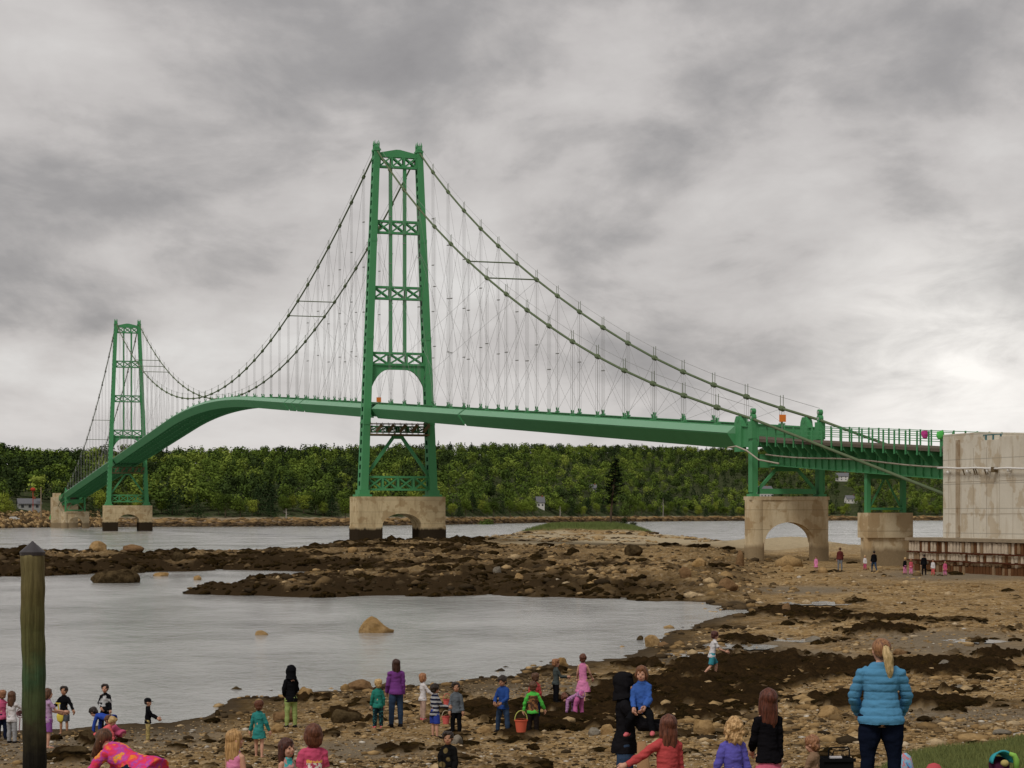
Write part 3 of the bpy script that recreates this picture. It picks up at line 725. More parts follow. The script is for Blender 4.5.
# far abutment + quarry side wall
FA = empty('stone_abutment', tuple(B(SP + SS + 26, -5, 0)), label='tall stone abutment at the far end of the bridge', cat='abutment')
m = MB(); bb(m, SP + SS + 26, SP + SS + 36, -5.6, 4, 0, 12.0); bb(m, SP + SS + 27, SP + SS + 31, -5.4, -2.5, 12, 13.6); part(m, 'wall', CON2, FA)
# ------------------------------------------------------------------ trees
def crown_quads(kind, nq, size, rng):
    """leaf-clump quads through the crown volume of a unit tree (height 1, base z=0)"""
    if kind == 'round':
        nl = 9; C = []
        for i in range(nl):
            a = rng.uniform(0, 6.28); r = rng.uniform(.05, .30); z = rng.uniform(.36, .86)
            C.append((math.cos(a) * r * (1.15 - z * .6), math.sin(a) * r * (1.15 - z * .6), z, rng.uniform(.13, .23) * (1.1 - .35 * abs(z - .6))))
        C.append((0, 0, .80, .17)); C.append((0, 0, .6, .26)); C.append((.05, -.05, .4, .22)); C = np.array(C)
        k = rng.integers(0, len(C), nq); d = rng.normal(size=(nq, 3)); d /= np.linalg.norm(d, axis=1)[:, None]
        rr = rng.uniform(.6, 1.12, nq) ** .6; P = C[k, :3] + d * (C[k, 3] * rr)[:, None] * np.array([1, 1, .85]); nrm = d + rng.normal(size=(nq, 3)) * .22
    else:
        z = 1 - rng.uniform(0, 1, nq) ** .55 * .86; tier = np.floor(z * 13) / 13; rad = (1.02 - z) * (.30 if kind == 'spruce' else .26) * (1 + .5 * ((z - tier) * 13 < .4)) * rng.uniform(.35, 1.05, nq)
        a = rng.uniform(0, 6.28, nq); rad = rad * (1 + .25 * np.sin(a * 3 + z * 40)); P = np.stack([np.cos(a) * rad, np.sin(a) * rad, z - rad * .25], 1)
        nrm = np.stack([np.cos(a) * .5, np.sin(a) * .5, np.full(nq, .8)], 1) + rng.normal(size=(nq, 3)) * .4
    nrm /= np.linalg.norm(nrm, axis=1)[:, None]; t = np.cross(nrm, rng.normal(size=(nq, 3))); t /= np.linalg.norm(t, axis=1)[:, None]; b_ = np.cross(nrm, t)
    s = size * rng.uniform(.6, 1.25, nq)[:, None]
    V = np.stack([P - t * s - b_ * s * .7, P + t * s - b_ * s * .8, P + t * s * .8 + b_ * s * .8, P - t * s * .9 + b_ * s * .7], 1)
    return V.reshape(-1, 3)
def mat_leaf(name, stops, attr=None):
    t = NT(name); v = t.geo()
    if attr: f = t.attr(attr)
    else: f = t.n('ShaderNodeObjectInfo').outputs['Random']
    c = t.ramp(f, stops); n = t.noise(v, .35, 4, .7); c = t.mix(t.math('MULTIPLY', n, .8), c, t.mix(1.0, c, (1.5, 1.45, 1.25), 'MULTIPLY'))
    t.col(c); t.rough(.75); t.spec(0); t.b.inputs['Transmission Weight'].default_value = 0; return t.m
GREENS = [(0, (.018, .030, .014)), (.2, (.034, .052, .018)), (.4, (.066, .104, .022)), (.6, (.112, .160, .030)), (.8, (.165, .215, .042)), (1, (.22, .27, .055))]
LEAFM = mat_leaf('forest_leaves', GREENS, 'tint'); LEAFI = mat_leaf('deciduous_leaves', [(0, (.035, .055, .012)), (.5, (.10, .145, .022)), (1, (.21, .25, .04))]); CONI = mat_leaf('conifer_needles', [(0, (.014, .028, .012)), (1, (.028, .048, .018))])
BARK = mat_plain('bark_grey_brown', (.11, .085, .06), .9)
BIRCH = mat_plain('pale_dead_bark', (.33, .30, .26), .9)
rng = np.random.default_rng(3)
fp_base = {'round': [crown_quads('round', 230, .036, rng) for _ in range(7)], 'spruce': [crown_quads('spruce', 170, .034, rng) for _ in range(4)]}
EXCL = [(545, 8, 1430), (333, 0, 0)]
CLEAR = []    # (px0, px1, s0, s1) clearings
def in_clear(px, s):
    for a, b_, c, d in CLEAR:
        if a < px < b_ and c < s < d: return True
    return False
CLEAR += [(8, 52, 0, 75), (52, 90, 0, 45), (533, 547, 0, 70), (757, 773, 0, 210), (838, 850, 60, 420), (847, 856, 0, 120)]
# wood mass
Vs = []; Ts = []; cnt = 0
px = -60.0; rows = 34
for r in range(rows):
    px = -120.0 + rng.uniform(0, 6)
    while px < 1150:
        D0 = float(shoreD(px)); R1 = D0 * .8; f = r / (rows - 1); s = 48 + (R1 - 30) * f ** 1.15 + rng.uniform(-1, 1) * R1 / rows * .6
        Y = D0 + max(s, 42); X = (px - CX) * Y / F
        con = vnoise(px / 55 + 3, s / 90.0) * .55 + rng.uniform(0, .55)
        kind = 'spruce' if con > (.76 if f < .8 else .64) else 'round'
        h = (rng.uniform(8, 15) if kind == 'round' else rng.uniform(10, 15.5)) * (1.05 if px < 20 else 1) * (1 if f < .8 else .85)
        if not in_clear(px, s):
            z = float(far_z(np.array([X]), np.array([Y]))[0]); P = fp_base[kind][rng.integers(0, len(fp_base[kind]))]
            a = rng.uniform(0, 6.28); ca, sa = math.cos(a), math.sin(a); w_ = h * rng.uniform(.9, 1.3) * (1 if kind == 'round' else .75)
            Q = np.stack([(P[:, 0] * ca - P[:, 1] * sa) * w_ + X, (P[:, 0] * sa + P[:, 1] * ca) * w_ + Y, P[:, 2] * h + z - 1], 1)
            Vs.append(Q); tn = rng.uniform(.0, .2) if kind == 'spruce' else np.clip(.12 + .75 * fbm(px / 40 + 50, s / 110., 3) ** 1.2 + rng.normal() * .19 - .12 * (f > .7), .14, 1)
            Ts.append(np.full(len(Q), tn)); cnt += 1
        px += (h * F / Y) * rng.uniform(.55, .95)
Vf = np.concatenate(Vs); Tf = np.concatenate(Ts); me = mesh_np('far_wood', Vf, np.arange(len(Vf)).reshape(-1, 4)); at = me.attributes.new('tint', 'FLOAT', 'POINT'); at.data.foreach_set('value', Tf.astype(np.float32))
link_mesh('wooded_hillside', me, LEAFM, label='mixed green wood covering the hills across the water', cat='wood', kind='stuff'); print('wood trees', cnt, len(Vf))

# individual trees along the shore edge
def trunk_mesh(kind, seed):
    r = random.Random(seed); m = MB()
    if kind == 'round':
        m.tube([(0, 0, -.05), (.01, 0, .2), (-.01, .01, .45), (.0, 0, .75)], [.022, .017, .012, .004], 6)
        for i in range(6):
            a = r.uniform(0, 6.28); z = r.uniform(.25, .6); q = r.uniform(.12, .25); m.tube([(0, 0, z), (math.cos(a) * q * .6, math.sin(a) * q * .6, z + .1), (math.cos(a) * q, math.sin(a) * q, z + .22)], [.009, .006, .002], 5)
    else:
        m.tube([(0, 0, -.05), (0, 0, .5), (0, 0, .98)], [.016, .010, .002], 6)
        for i in range(10):
            a = r.uniform(0, 6.28); z = r.uniform(.15, .8); q = (1 - z) * .25; m.tube([(0, 0, z), (math.cos(a) * q, math.sin(a) * q, z - .03)], [.005, .002], 4)
    return m.mesh('trunk')
def tree_proto(kind, seed, leaf):
    rr = np.random.default_rng(seed); V_ = crown_quads(kind, 1500, .017 if kind == 'round' else .014, rr)
    return mesh_np('crown', V_, np.arange(len(V_)).reshape(-1, 4)), trunk_mesh(kind, seed)
PR = [('round',) + tree_proto('round', 20 + i, LEAFI) for i in range(6)] + [('spruce',) + tree_proto('spruce', 40 + i, CONI) for i in range(3)]
for k, c, tr in PR: c.materials.append(LEAFI if k == 'round' else CONI); tr.materials.append(BARK)
def zone(px):
    if px < 112: return 'left of the farther tower'
    if px < 350: return 'between the two bridge towers'
    if px < 600: return 'between nearer tower and lone pine'
    if px < 745: return 'between lone pine and arched pier'
    return 'behind the approach span'
px = -70.0; nt_ = 0
while px < 1060:
    D0 = float(shoreD(px)); s = rng.uniform(26, 46) + (14 if rng.random() < .3 else 0); Y = D0 + s; X = (px - CX) * Y / F
    k, c, tr = PR[int(rng.integers(0, 6)) if rng.random() < .78 else int(rng.integers(6, 9))]
    h = rng.uniform(7.5, 12) * (1.0 if k == 'round' else 1.15)
    if not in_clear(px, s):
        z = float(far_z(np.array([X]), np.array([Y]))[0])
        kn = 'leafy_tree' if k == 'round' else 'spruce_tree'
        rt = empty(kn, (X, Y, z - .5), rng.uniform(0, 6.28), label=('bushy leafy tree on the far shore, ' if k == 'round' else 'dark pointed conifer on the far shore, ') + zone(px), cat='tree', group='shore trees ' + zone(px) + (' leafy' if k == 'round' else ' conifer'))
        rt.scale = (h * rng.uniform(1, 1.25), h * rng.uniform(1, 1.25), h)
        for nm, dat in (('crown', c), ('trunk', tr)):
            o = bpy.data.objects.new(nm, dat); COL.objects.link(o); o.parent = rt
        nt_ += 1
    px += h * F / Y * rng.uniform(.28, .6)
print('shore trees', nt_)
# a few pale bare trunks at the water's edge
for i, (pxx, rtop, rbot, lab) in enumerate([(663, 495, 515, 'pale bare trunk at the far water edge, between the pine and arched pier'), (286, 503, 514, 'short pale bare trunk on the far bank between the towers'), (560, 502, 514, 'thin pale bare trunk just left of the pine across the water')]):
    Y = float(shoreD(pxx)) + 20; X = (pxx - CX) * Y / F; z = far_z(np.array([X]), np.array([Y]))[0]; h = (rbot - rtop) * Y / F; m = MB()
    m.tube([(X, Y, z - 1), (X + .2, Y, z + h * .6), (X, Y, z + h)], [.35, .25, .08], 6)
    for q in range(5): a = q * 1.3; m.tube([(X, Y, z + h * (.4 + q * .1)), (X + math.cos(a) * 1.6, Y + math.sin(a) * 1.6, z + h * (.52 + q * .1))], [.1, .03], 4)
    m.build('bare_tree', BIRCH, None, label=lab, cat='tree')

# lone pine on the islet
ix, iy = XY(615, 425); iz = g1(ix, iy); Hh = 13.6
pine = empty('pine_tree', (ix, iy, iz - .1), label='tall lone pine with sparse layered branches on the grassy islet', cat='tree')
r = random.Random(4); tm = MB(); tpts = [(-.9, 0, 0), (-.75, 0, 3), (-.5, 0, 6), (-.1, .1, 9), (.15, 0, 12), (.2, 0, Hh)]
tm.tube(tpts, [.26, .22, .18, .13, .07, .02], 8)
def axis(z):
    return Vector((np.interp(z, [p[2] for p in tpts], [p[0] for p in tpts]), 0, z))
NV = []
for i in range(70):
    f = (i / 69) ** .85; z = 3.4 + f * (Hh - 3.7); a = r.uniform(0, 6.28); L = (1.0 - f) ** .7 * 2.9 * r.uniform(.5, 1.1) + .22
    if r.random() < .12: L *= 1.25
    if z < 6 and r.random() < .45: L *= .4
    p = axis(z); e_ = p + Vector((math.cos(a) * L, math.sin(a) * L, L * .22 - .1)); mid = (p + e_) / 2 + Vector((0, 0, -.1)); tm.tube([p, mid, e_], [.05, .035, .012], 4)
    if z < 5 and r.random() < .3: continue
    for q in range(int(14 + L * 34)):
        g = r.uniform(.25, 1.05); c = p.lerp(e_, g) + Vector((r.gauss(0, .22), r.gauss(0, .22), r.gauss(0, .10))); s_ = r.uniform(.07, .17)
        n_ = Vector((r.gauss(0, .5), r.gauss(0, .5), 1)).normalized(); t_ = n_.orthogonal().normalized(); t_ = Matrix.Rotation(r.uniform(0, 6.28), 3, n_) @ t_; b_ = n_.cross(t_)
        NV += [c - t_ * s_ - b_ * s_ * .5, c + t_ * s_ - b_ * s_ * .5, c + t_ * s_ * 1.2 + b_ * s_ * .6, c - t_ * s_ + b_ * s_ * .5]
tm.build('trunk', mat_plain('pine_bark', (.09, .065, .045), .95), pine)
NV = np.array([tuple(v) for v in NV]); link_mesh('crown', mesh_np('crown', NV, np.arange(len(NV)).reshape(-1, 4)), mat_plain('pine_needles', (.012, .022, .010), .8, .1, scale=1), pine)
# shrubs on the islet and by the water
def shrub(name, pxx, Y, h, wdt, lab, mat, cat='bush'):
    X = (pxx - CX) * Y / F; z = g1(X, Y) if Y < 480 else float(far_z(np.array([X]), np.array([Y]))[0])
    rt = empty(name, (X, Y, z - .15), r.uniform(0, 6), label=lab, cat=cat); rt.scale = (wdt, wdt, h)
    rr = np.random.default_rng(int(pxx)); V_ = crown_quads('round', 1300, .019, rr); V_[:, 2] = (V_[:, 2] - .2) * 1.2
    link_mesh('foliage', mesh_np('foliage', V_, np.arange(len(V_)).reshape(-1, 4)), mat, rt); trunk_ = trunk_mesh('round', int(pxx)); link_mesh('stem', trunk_, BARK, rt)
SH1 = mat_plain('islet_shrub_leaves', (.03, .042, .014), .8, .1); SH2 = mat_plain('bright_shrub_leaves', (.09, .13, .03), .8, .1)
shrub('shrub', 624, 424, 1.9, 3.4, 'dark low shrub at the foot of the lone pine', SH1)
shrub('shrub', 633, 428, 1.5, 3.6, 'dark spreading shrub at the right end of the grassy islet', SH1)
shrub('shrub', 487, 1105, 8, 15, 'bright green round bush at the far water edge right of the nearer tower', SH2)
shrub('shrub', 625, 1580, 14, 16, 'bright green round tree top just right of the lone pine', SH2)

# islet grass + tussocks
def blades(name, pts, h, mat, lab, cat='grass'):
    n = len(pts); rr = np.random.default_rng(8); a = rr.uniform(0, 6.28, n); hh = h * rr.uniform(.5, 1.3, n); wd = hh * .09
    dx, dy = np.cos(a), np.sin(a); lean = rr.uniform(-.4, .4, (n, 2)) * hh[:, None]
    V_ = np.zeros((n, 3, 3)); V_[:, 0] = pts - np.stack([dx * wd, dy * wd, 0 * wd], 1); V_[:, 1] = pts + np.stack([dx * wd, dy * wd, 0 * wd], 1); V_[:, 2] = pts + np.concatenate([lean, hh[:, None]], 1)
    link_mesh(name, mesh_np(name, V_.reshape(-1, 3), np.arange(n * 3).reshape(-1, 3)), mat, label=lab, cat=cat, kind='stuff')
rr = np.random.default_rng(9); n = 26000; gx = ix * 0 + XY(588, 425)[0] + rr.normal(size=n) * 7.5; gy = 425 + rr.normal(size=n) * 11
Z, wd_, gy_, gm, *_ = masks(gx, gy); k = gm > .35
blades('islet_grass', np.stack([gx, gy, Z], 1)[k],   .55, mat_plain('islet_grass_blades', (.15, .185, .06), .8, .1), 'green grass covering the low islet under the lone pine')
n = 60000; gx = rr.uniform(4.5, 13, n); gy = rr.uniform(23, 43, n); Z, wd_, gy_, gm, *_ = masks(gx, gy); k = gm > .45
blades('bank_grass', np.stack([gx, gy, Z], 1)[k], .07, mat_plain('bank_grass_blades', (.16, .175, .06), .8, .1), 'short green grass on the bank at the lower right of the beach')
# ------------------------------------------------------------------ stones, boulders, seaweed
def ico(sub):
    import bmesh
    bm = bmesh.new(); bmesh.ops.create_icosphere(bm, subdivisions=sub, radius=1); V_ = np.array([v.co[:] for v in bm.verts]); F_ = np.array([[v.index for v in f.verts] for f in bm.faces]); bm.free(); return V_, F_
I1, I2, I3 = ico(1), ico(2), ico(4)
def rock_shape(I, seed, amp=.3):
    V_, F_ = I; rr = np.random.default_rng(seed); P = V_.copy()
    for k in range(7):      # chop with random planes for facets
        d = rr.normal(size=3); d /= np.linalg.norm(d); c = rr.uniform(.55, .9); h = P @ d; ex = np.maximum(h - c, 0); P -= ex[:, None] * d * .85
    P += P * ((fbm(P[:, 0] * 2 + seed, P[:, 1] * 2 + P[:, 2] * 1.7, 3) - .5) * amp)[:, None]; return P, F_
PEB = [rock_shape(I1, 100 + i) for i in range(10)]; MED = [rock_shape(I2, 200 + i) for i in range(10)]
def scatter(name, X, Y, S, flat, shapes, mat, lab, cat, sink=.3, tint=None, seed=1, zofs=0):
    rr = np.random.default_rng(seed); G = ground(X, Y); Vs = []; Fs = []; T = []; off = 0
    which = rr.integers(0, len(shapes), len(X)); an = rr.uniform(0, 6.28, len(X)); st = rr.uniform(.7, 1.5, len(X))
    for q, (P, F_) in enumerate(shapes):
        k = np.where(which == q)[0]
        if not len(k): continue
        ca, sa = np.cos(an[k])[:, None], np.sin(an[k])[:, None]; x = P[None, :, 0] * st[k][:, None]; y = P[None, :, 1]
        V_ = np.stack([(x * ca - y * sa) * S[k][:, None] + X[k][:, None], (x * sa + y * ca) * S[k][:, None] + Y[k][:, None], (P[None, :, 2] * flat[k][:, None] + flat[k][:, None] * (1 - 2 * sink)) * S[k][:, None] + G[k][:, None] + zofs], -1)
        Vs.append(V_.reshape(-1, 3)); nv = len(P)
        Fs.append((F_[None] + (np.arange(len(k)) * nv)[:, None, None]).reshape(-1, 3) + off); off += nv * len(k); T.append(np.repeat(tint[k], nv))
    me = mesh_np(name, np.concatenate(Vs), np.concatenate(Fs), False); at = me.attributes.new('tint', 'FLOAT', 'POINT'); at.data.foreach_set('value', np.concatenate(T).astype(np.float32))
    return link_mesh(name, me, mat, label=lab, cat=cat, kind='stuff')
def mat_stone():
    t = NT('beach_stone'); v = t.geo(); f = t.attr('tint')
    c = t.ramp(f, [(0, (.028, .020, .012)), (.22, (.10, .068, .036)), (.42, (.26, .165, .072)), (.6, (.42, .28, .13)), (.78, (.50, .37, .21)), (.95, (.50, .42, .31)), (1, (.58, .53, .45))])
    n = t.noise(v, 5, 5, .7); c = t.mix(t.ramp(n, [(.42, 0), (.7, .6)]), c, (.06, .045, .028)); t.col(c); t.rough(.85); t.spec(0); t.bump(t.noise(v, 20, 4, .7), .4, .02); return t.m
STONE = mat_stone()
def mat_weed():
    t = NT('rockweed'); v = t.geo(); n = t.noise(v, 3.5, 6, .7); n2 = t.noise(v, 30, 4, .7)
    t.col(t.mix(t.ramp(n2, [(.4, 0), (.7, .5)]), t.ramp(n, [(.32, (.005, .003, .0015)), (.50, (.017, .010, .004)), (.62, (.045, .025, .008)), (.75, (.10, .058, .018))]), (.06, .045, .018)))
    t.rough(.75); t.spec(0); t.bump(t.math('ADD', n, n2), .9, .06); return t.m
WEEDM = mat_weed()
rr = np.random.default_rng(21)
def spread(n, y0, y1, p0=-40, p1=1064):
    Y = np.exp(rr.uniform(math.log(y0), math.log(y1), n)); px_ = rr.uniform(p0, p1, n); return (px_ - CX) * Y / F, Y
X, Y = spread(52000, 20, 66); Z, wd, gr, gm, sd_, d, w_ = masks(X, Y); k = (Z > .02) & (d > .3) & (gm < .4) & (rr.uniform(size=len(X)) > wd * .55) & (rr.uniform(size=len(X)) > gr * .2)
X, Y = X[k], Y[k]; n = len(X); S = .017 * np.exp(rr.normal(size=n) * .62) + .008; S = np.minimum(S, .17)
scatter('beach_shingle', X, Y, S, rr.uniform(.25, .6, n), PEB, STONE, 'loose shingle and small stones covering the near beach', 'shingle', .3, np.clip(rr.normal(size=n) * .3 + .46, 0, 1), 2); print('shingle', n)
X, Y = spread(20000, 40, 135, 380, 1080); Z, wd, gr, gm, sd_, d, w_ = masks(X, Y); k = (Z > .03) & (d > .8) & (gm < .4) & (w_ < .6) & (rr.uniform(size=len(X)) > gr * .6) & (fbm(X / 6, Y / 10, 3) > .42) & ((Y < 95) | (rr.uniform(size=len(X)) < .4))
X, Y = X[k], Y[k]; n = len(X); S = (.055 * np.exp(rr.normal(size=n) * .6)); S = np.minimum(S, .32)
scatter('beach_cobbles', X, Y, S, rr.uniform(.25, .55, n), PEB, STONE, 'scattered cobbles on the middle of the beach', 'cobbles', .35, np.clip(rr.normal(size=n) * .22 + .48, 0, 1), 3); print('cobbles', n)
X, Y = spread(24000, 118, 330, -200, 1200); Z, wd, gr, gm, sd_, d, w_ = masks(X, Y); k = (Z > .12) & (w_ > .1) & (gm < .3) & (sd_ < .4) & (rr.uniform(size=len(X)) < .35 + .65 * (fbm(X / 9, Y / 15, 3) > .5))
X, Y = X[k], Y[k]; n = len(X); S = .13 * np.exp(rr.normal(size=n) * .55); S = np.minimum(S, .7); wdk = wd[k]
pk = CX + F * X / Y; tn = np.where(rr.uniform(size=n) < .35 + .5 * wdk + .2 * (pk < 520), rr.uniform(0, .3, n), np.clip(rr.normal(size=n) * .18 + .50, .25, .95))
scatter('bar_rocks', X, Y, S, rr.uniform(.35, .75, n), PEB, STONE, 'jumbled rocks over the low rock bars in the water', 'rocks', .3, tn, 4); print('bar rocks', n)
X, Y = spread(2600, 125, 240, 700, 1080); k = ground(X, Y) > .1; X, Y = X[k], Y[k]; n = len(X)
pk = CX + F * X / Y; k = (fbm(X / 7, Y / 12, 3) > .5) & ((pk < 800) | (rr.uniform(size=len(X)) < .3)); X, Y = X[k], Y[k]; n = len(X)
scatter('pier_cobbles', X, Y, .13 * np.exp(rr.normal(size=n) * .5), rr.uniform(.4, .7, n), PEB, STONE, 'scattered cobbles on the sand round the arched pier', 'cobbles', .35, np.clip(rr.normal(size=n) * .2 + .5, 0, 1), 5)
X, Y = spread(5000, 300, 460, 455, 760); Z, wd, gr, gm, sd_, d, w_ = masks(X, Y); k = (Z > .15) & (gm < .4) & (fbm(X / 6, Y / 16, 3) > .5); X, Y = X[k], Y[k]; n = len(X)
scatter('spit_rocks', X, Y, .28 * np.exp(rr.normal(size=n) * .5), rr.uniform(.25, .5, n), PEB, STONE, 'low rocks on the pale sand spit round the grassy islet', 'rocks', .4, np.where(rr.uniform(size=n) < .35, rr.uniform(.05, .3, n), rr.uniform(.5, .9, n)), 8)
X, Y = spread(9000, 44, 125, -30, 760); d = shore_sd(X, Y); Z, wd, gr, gm, sd_, d2, w_ = masks(X, Y); k = (d2 > -1.6) & (d2 < 3.0) & (w_ < .5) & (rr.uniform(size=len(X)) < np.where(d2 < 0, .22, .75) * (fbm(X / 2.5, Y / 5, 3) > .47)); X, Y = X[k], Y[k]; n = len(X)
scatter('tideline_rocks', X, Y, (.0014 * Y) * np.exp(rr.normal(size=n) * .55), rr.uniform(.3, .6, n), PEB, STONE, 'wet rocks strewn along the water edge of the cove', 'rocks', .3, np.where(rr.uniform(size=n) < .5, rr.uniform(.0, .25, n), rr.uniform(.35, .7, n)), 9); print('tide', n)
# rockweed tufts draped over the weedy ground
X, Y = spread(90000, 24, 330, -100, 1100); Z, wd, gr, gm, sd_, d, w_ = masks(X, Y); k = (Z > .02) & (wd > .45) & (gm < .2); k &= rr.uniform(size=len(X)) < np.where(w_ > .5, .55, 1.0)
X, Y = X[k][:30000], Y[k][:30000]; n = len(X); S = np.minimum((.0016 * Y + .03) * np.exp(rr.normal(size=n) * .45), .0042 * Y + .03)
scatter('rockweed_mat', X, Y, S, rr.uniform(.3, .65, n), PEB, WEEDM, 'dark brown rockweed draped in mats over the stones', 'seaweed', .45, rr.uniform(size=n), 6); print('weed', n)

# single boulders one can point to
def mat_boulder(nm, c1, c2, weed=0.0):
    t = NT(nm); v = t.geo(); n = t.noise(v, 1.6, 6, .7); n2 = t.noise(v, 9, 5, .7); c = t.mix(t.ramp(n, [(.35, 0), (.65, 1)]), c1, c2); c = t.mix(t.ramp(n2, [(.5, 0), (.7, .6)]), c, tuple(x * .4 for x in c1))
    if weed: c = t.mix(t.ramp(n, [(.5 - weed * .3, 1), (.62 - weed * .1, 0)]), c, (.02, .013, .006))
    t.col(c); t.rough(.85); t.spec(0); t.bump(t.math('ADD', n, n2), .6, .08); return t.m
BT = mat_boulder('boulder_tan', (.24, .145, .055), (.42, .28, .135)); BG = mat_boulder('boulder_grey', (.13, .11, .085), (.28, .25, .20)); BW = mat_boulder('boulder_weedy', (.05, .035, .018), (.10, .07, .035), .6); BR = mat_boulder('boulder_rust', (.15, .085, .04), (.26, .16, .08))
BO = [  # px centre, base row, width px, height px, material, label
 (375, 633, 37, 17, BT, 'large tan wedge-shaped boulder alone in the calm water of the cove', 'wedge'),
 (261, 635, 14, 5, BT, 'small flat tan rock awash left of the wedge-shaped boulder'),
 (113, 583, 50, 14, BW, 'dark weed-covered rock mound in the water off the left rock bar'),
 (137, 573, 14, 8, BW, 'small dark rock beside the weed-covered mound'),
 (161, 576, 18, 4, BT, 'low tan rock just right of the weed-covered mound, in the water'),
 (198, 580, 10, 5, BT, 'single small tan rock in open water between the two rock bars'),
 (98, 552, 20, 11, BT, 'tan angular boulder on top of the left rock bar'),
 (132, 552, 22, 7, BR, 'low rounded brown boulder on the left rock bar, right of the angular one'),
 (178, 562, 15, 10, BW, 'dark rounded boulder on the crest of the left rock bar'),
 (352, 553, 12, 6, BT, 'small pale rock in front of the nearer tower pier'),
 (633, 557, 20, 11, BW, 'dark rock lump on the sand below the islet'),
 (699, 567, 15, 9, BT, 'pale rounded boulder on the rocks left of the arched pier'),
 (686, 578, 13, 11, BR, 'rust-brown upright boulder below the pale rounded one'),
 (728, 591, 22, 13, BR, 'reddish brown boulder at the corner of the beach below the arched pier'),
 (519, 581, 10, 8, BT, 'tan boulder in the middle of the near rock bar'),
 (497, 575, 9, 8, BG, 'grey boulder at the back of the near rock bar'),
 (788, 572, 14, 7, BT, 'pale boulder lying at the foot of the arched pier'),
 (740, 566, 9, 16, BR, 'tall brown rock leaning on the left leg of the arched pier'),
 (823, 573, 10, 6, BT, 'small pale rock to the right of the arched pier'),
 (652, 647, 17, 12, BT, 'tan pointed boulder at the water edge of the cove'),
 (664, 648, 13, 6, BR, 'low brown rock against the right side of the pointed boulder'),
 (560, 667, 18, 9, BT, 'rounded tan rock at the water edge behind the blond boy'),
 (234, 695, 20, 8, BW, 'dark domed rock at the water edge near the teal hooded toddler'),
 (306, 697, 16, 10, BT, 'tan boulder behind the child in lime leggings'),
 (345, 691, 10, 7, BT, 'small square tan boulder at the water edge'),
 (217, 716, 7, 7, BW, 'small dark stone in the shallows to the left of the teal hooded toddler'),
 (360, 690, 26, 10, BR, 'brown boulder at the water edge left of the purple hoodie'),
 (282, 722, 24, 11, BR, 'brown rounded stone between the toddler and the lime leggings'),
 (277, 733, 16, 9, BT, 'tan stone right of the teal hooded toddler'),
 (485, 734, 18, 8, BT, 'tan half-buried boulder at the feet of the boy in the blue jacket'),
 (595, 736, 14, 8, BG, 'grey stone left of the pale round boulder'),
 (607, 735, 13, 10, BT, 'pale round boulder just left of the dark hooded adult'),
 (457, 744, 15, 9, BG, 'grey stone by the shoes of the boy in the grey sweater'),
 (705, 735, 23, 15, BT, 'large pale rounded boulder right of the red fleece jacket'),
 (815, 642, 18, 6, BG, 'smooth grey stone on the open beach right of the running child'),
 (787, 612, 10, 9, BR, 'brown rock on the sandy middle of the beach'),
 (840, 605, 12, 5, BT, 'small tan boulder on the sand, middle right'),
 (832, 718, 26, 12, BT, 'heap-like tan boulder left of the blue puffer jacket'),
 (958, 691, 20, 6, BG, 'flat dark grey stone to the right of the blue puffer jacket'),
 (945, 666, 14, 6, BG, 'grey block behind the elbow of the blue puffer jacket'),
 (925, 722, 18, 6, BW, 'dark low stone right of the blue puffer jacket, near the grass'),
 (1003, 735, 20, 5, BG, 'flat grey slab by the grass at the right edge'),
 (900, 655, 16, 6, BR, 'brown stone behind the ponytail of the woman in blue'),
 (72, 756, 36, 9, BW, 'dark weedy rock by the bright tie-dye jacket'),
 (87, 743, 16, 13, BW, 'dark weedy rock beside the crouching children'),
 (346, 723, 32, 13, BW, 'large dark weed-hung rock between lime leggings and the teal sweater'),
 (334, 737, 14, 6, BW, 'small dark rock in front of the larger weed-hung rock'),
 (222, 752, 12, 4, BW, 'small dark stone behind the blonde girl at the bottom left'),
 (640, 640, 7, 5, BW, 'little dark rock standing in the shallows left of the pointed boulder')]
for i, b_ in enumerate(BO):
    pxx, row, wp, hp, mt, lab = b_[:6]; X0, Y0, Z0 = hit(pxx, row) if (row > 530) else hit(pxx, row, 120)
    if pxx in (375, 261, 198, 113, 161, 137, 217, 640) and row > 560: (X0, Y0), Z0 = W(pxx, row), -.02
    wd2 = wp * Y0 / F / 2; hh = hp * Y0 / F; P, F_ = rock_shape(I3 if wp > 12 else I2, 300 + i, .35)
    if len(b_) > 6:
        P = P.copy(); P[:, 0] *= 1; z = P[:, 2]; P[:, 2] = np.where(z > 0, z * np.clip(1.15 - .75 * np.abs(P[:, 0] + .25), .2, 1.2), z)
    zmn, zmx = P[:, 2].min(), P[:, 2].max(); P = np.stack([P[:, 0] * wd2 / np.abs(P[:, 0]).max(), P[:, 1] * wd2 * .8, (P[:, 2] - zmn) / (zmx - zmn) * (hh * 1.5) - hh * .5], 1)
    o = link_mesh('boulder', mesh_np('boulder', P, F_, True), mt, label=lab, cat='boulder'); o.location = (X0, Y0 + wd2 * .5, Z0)
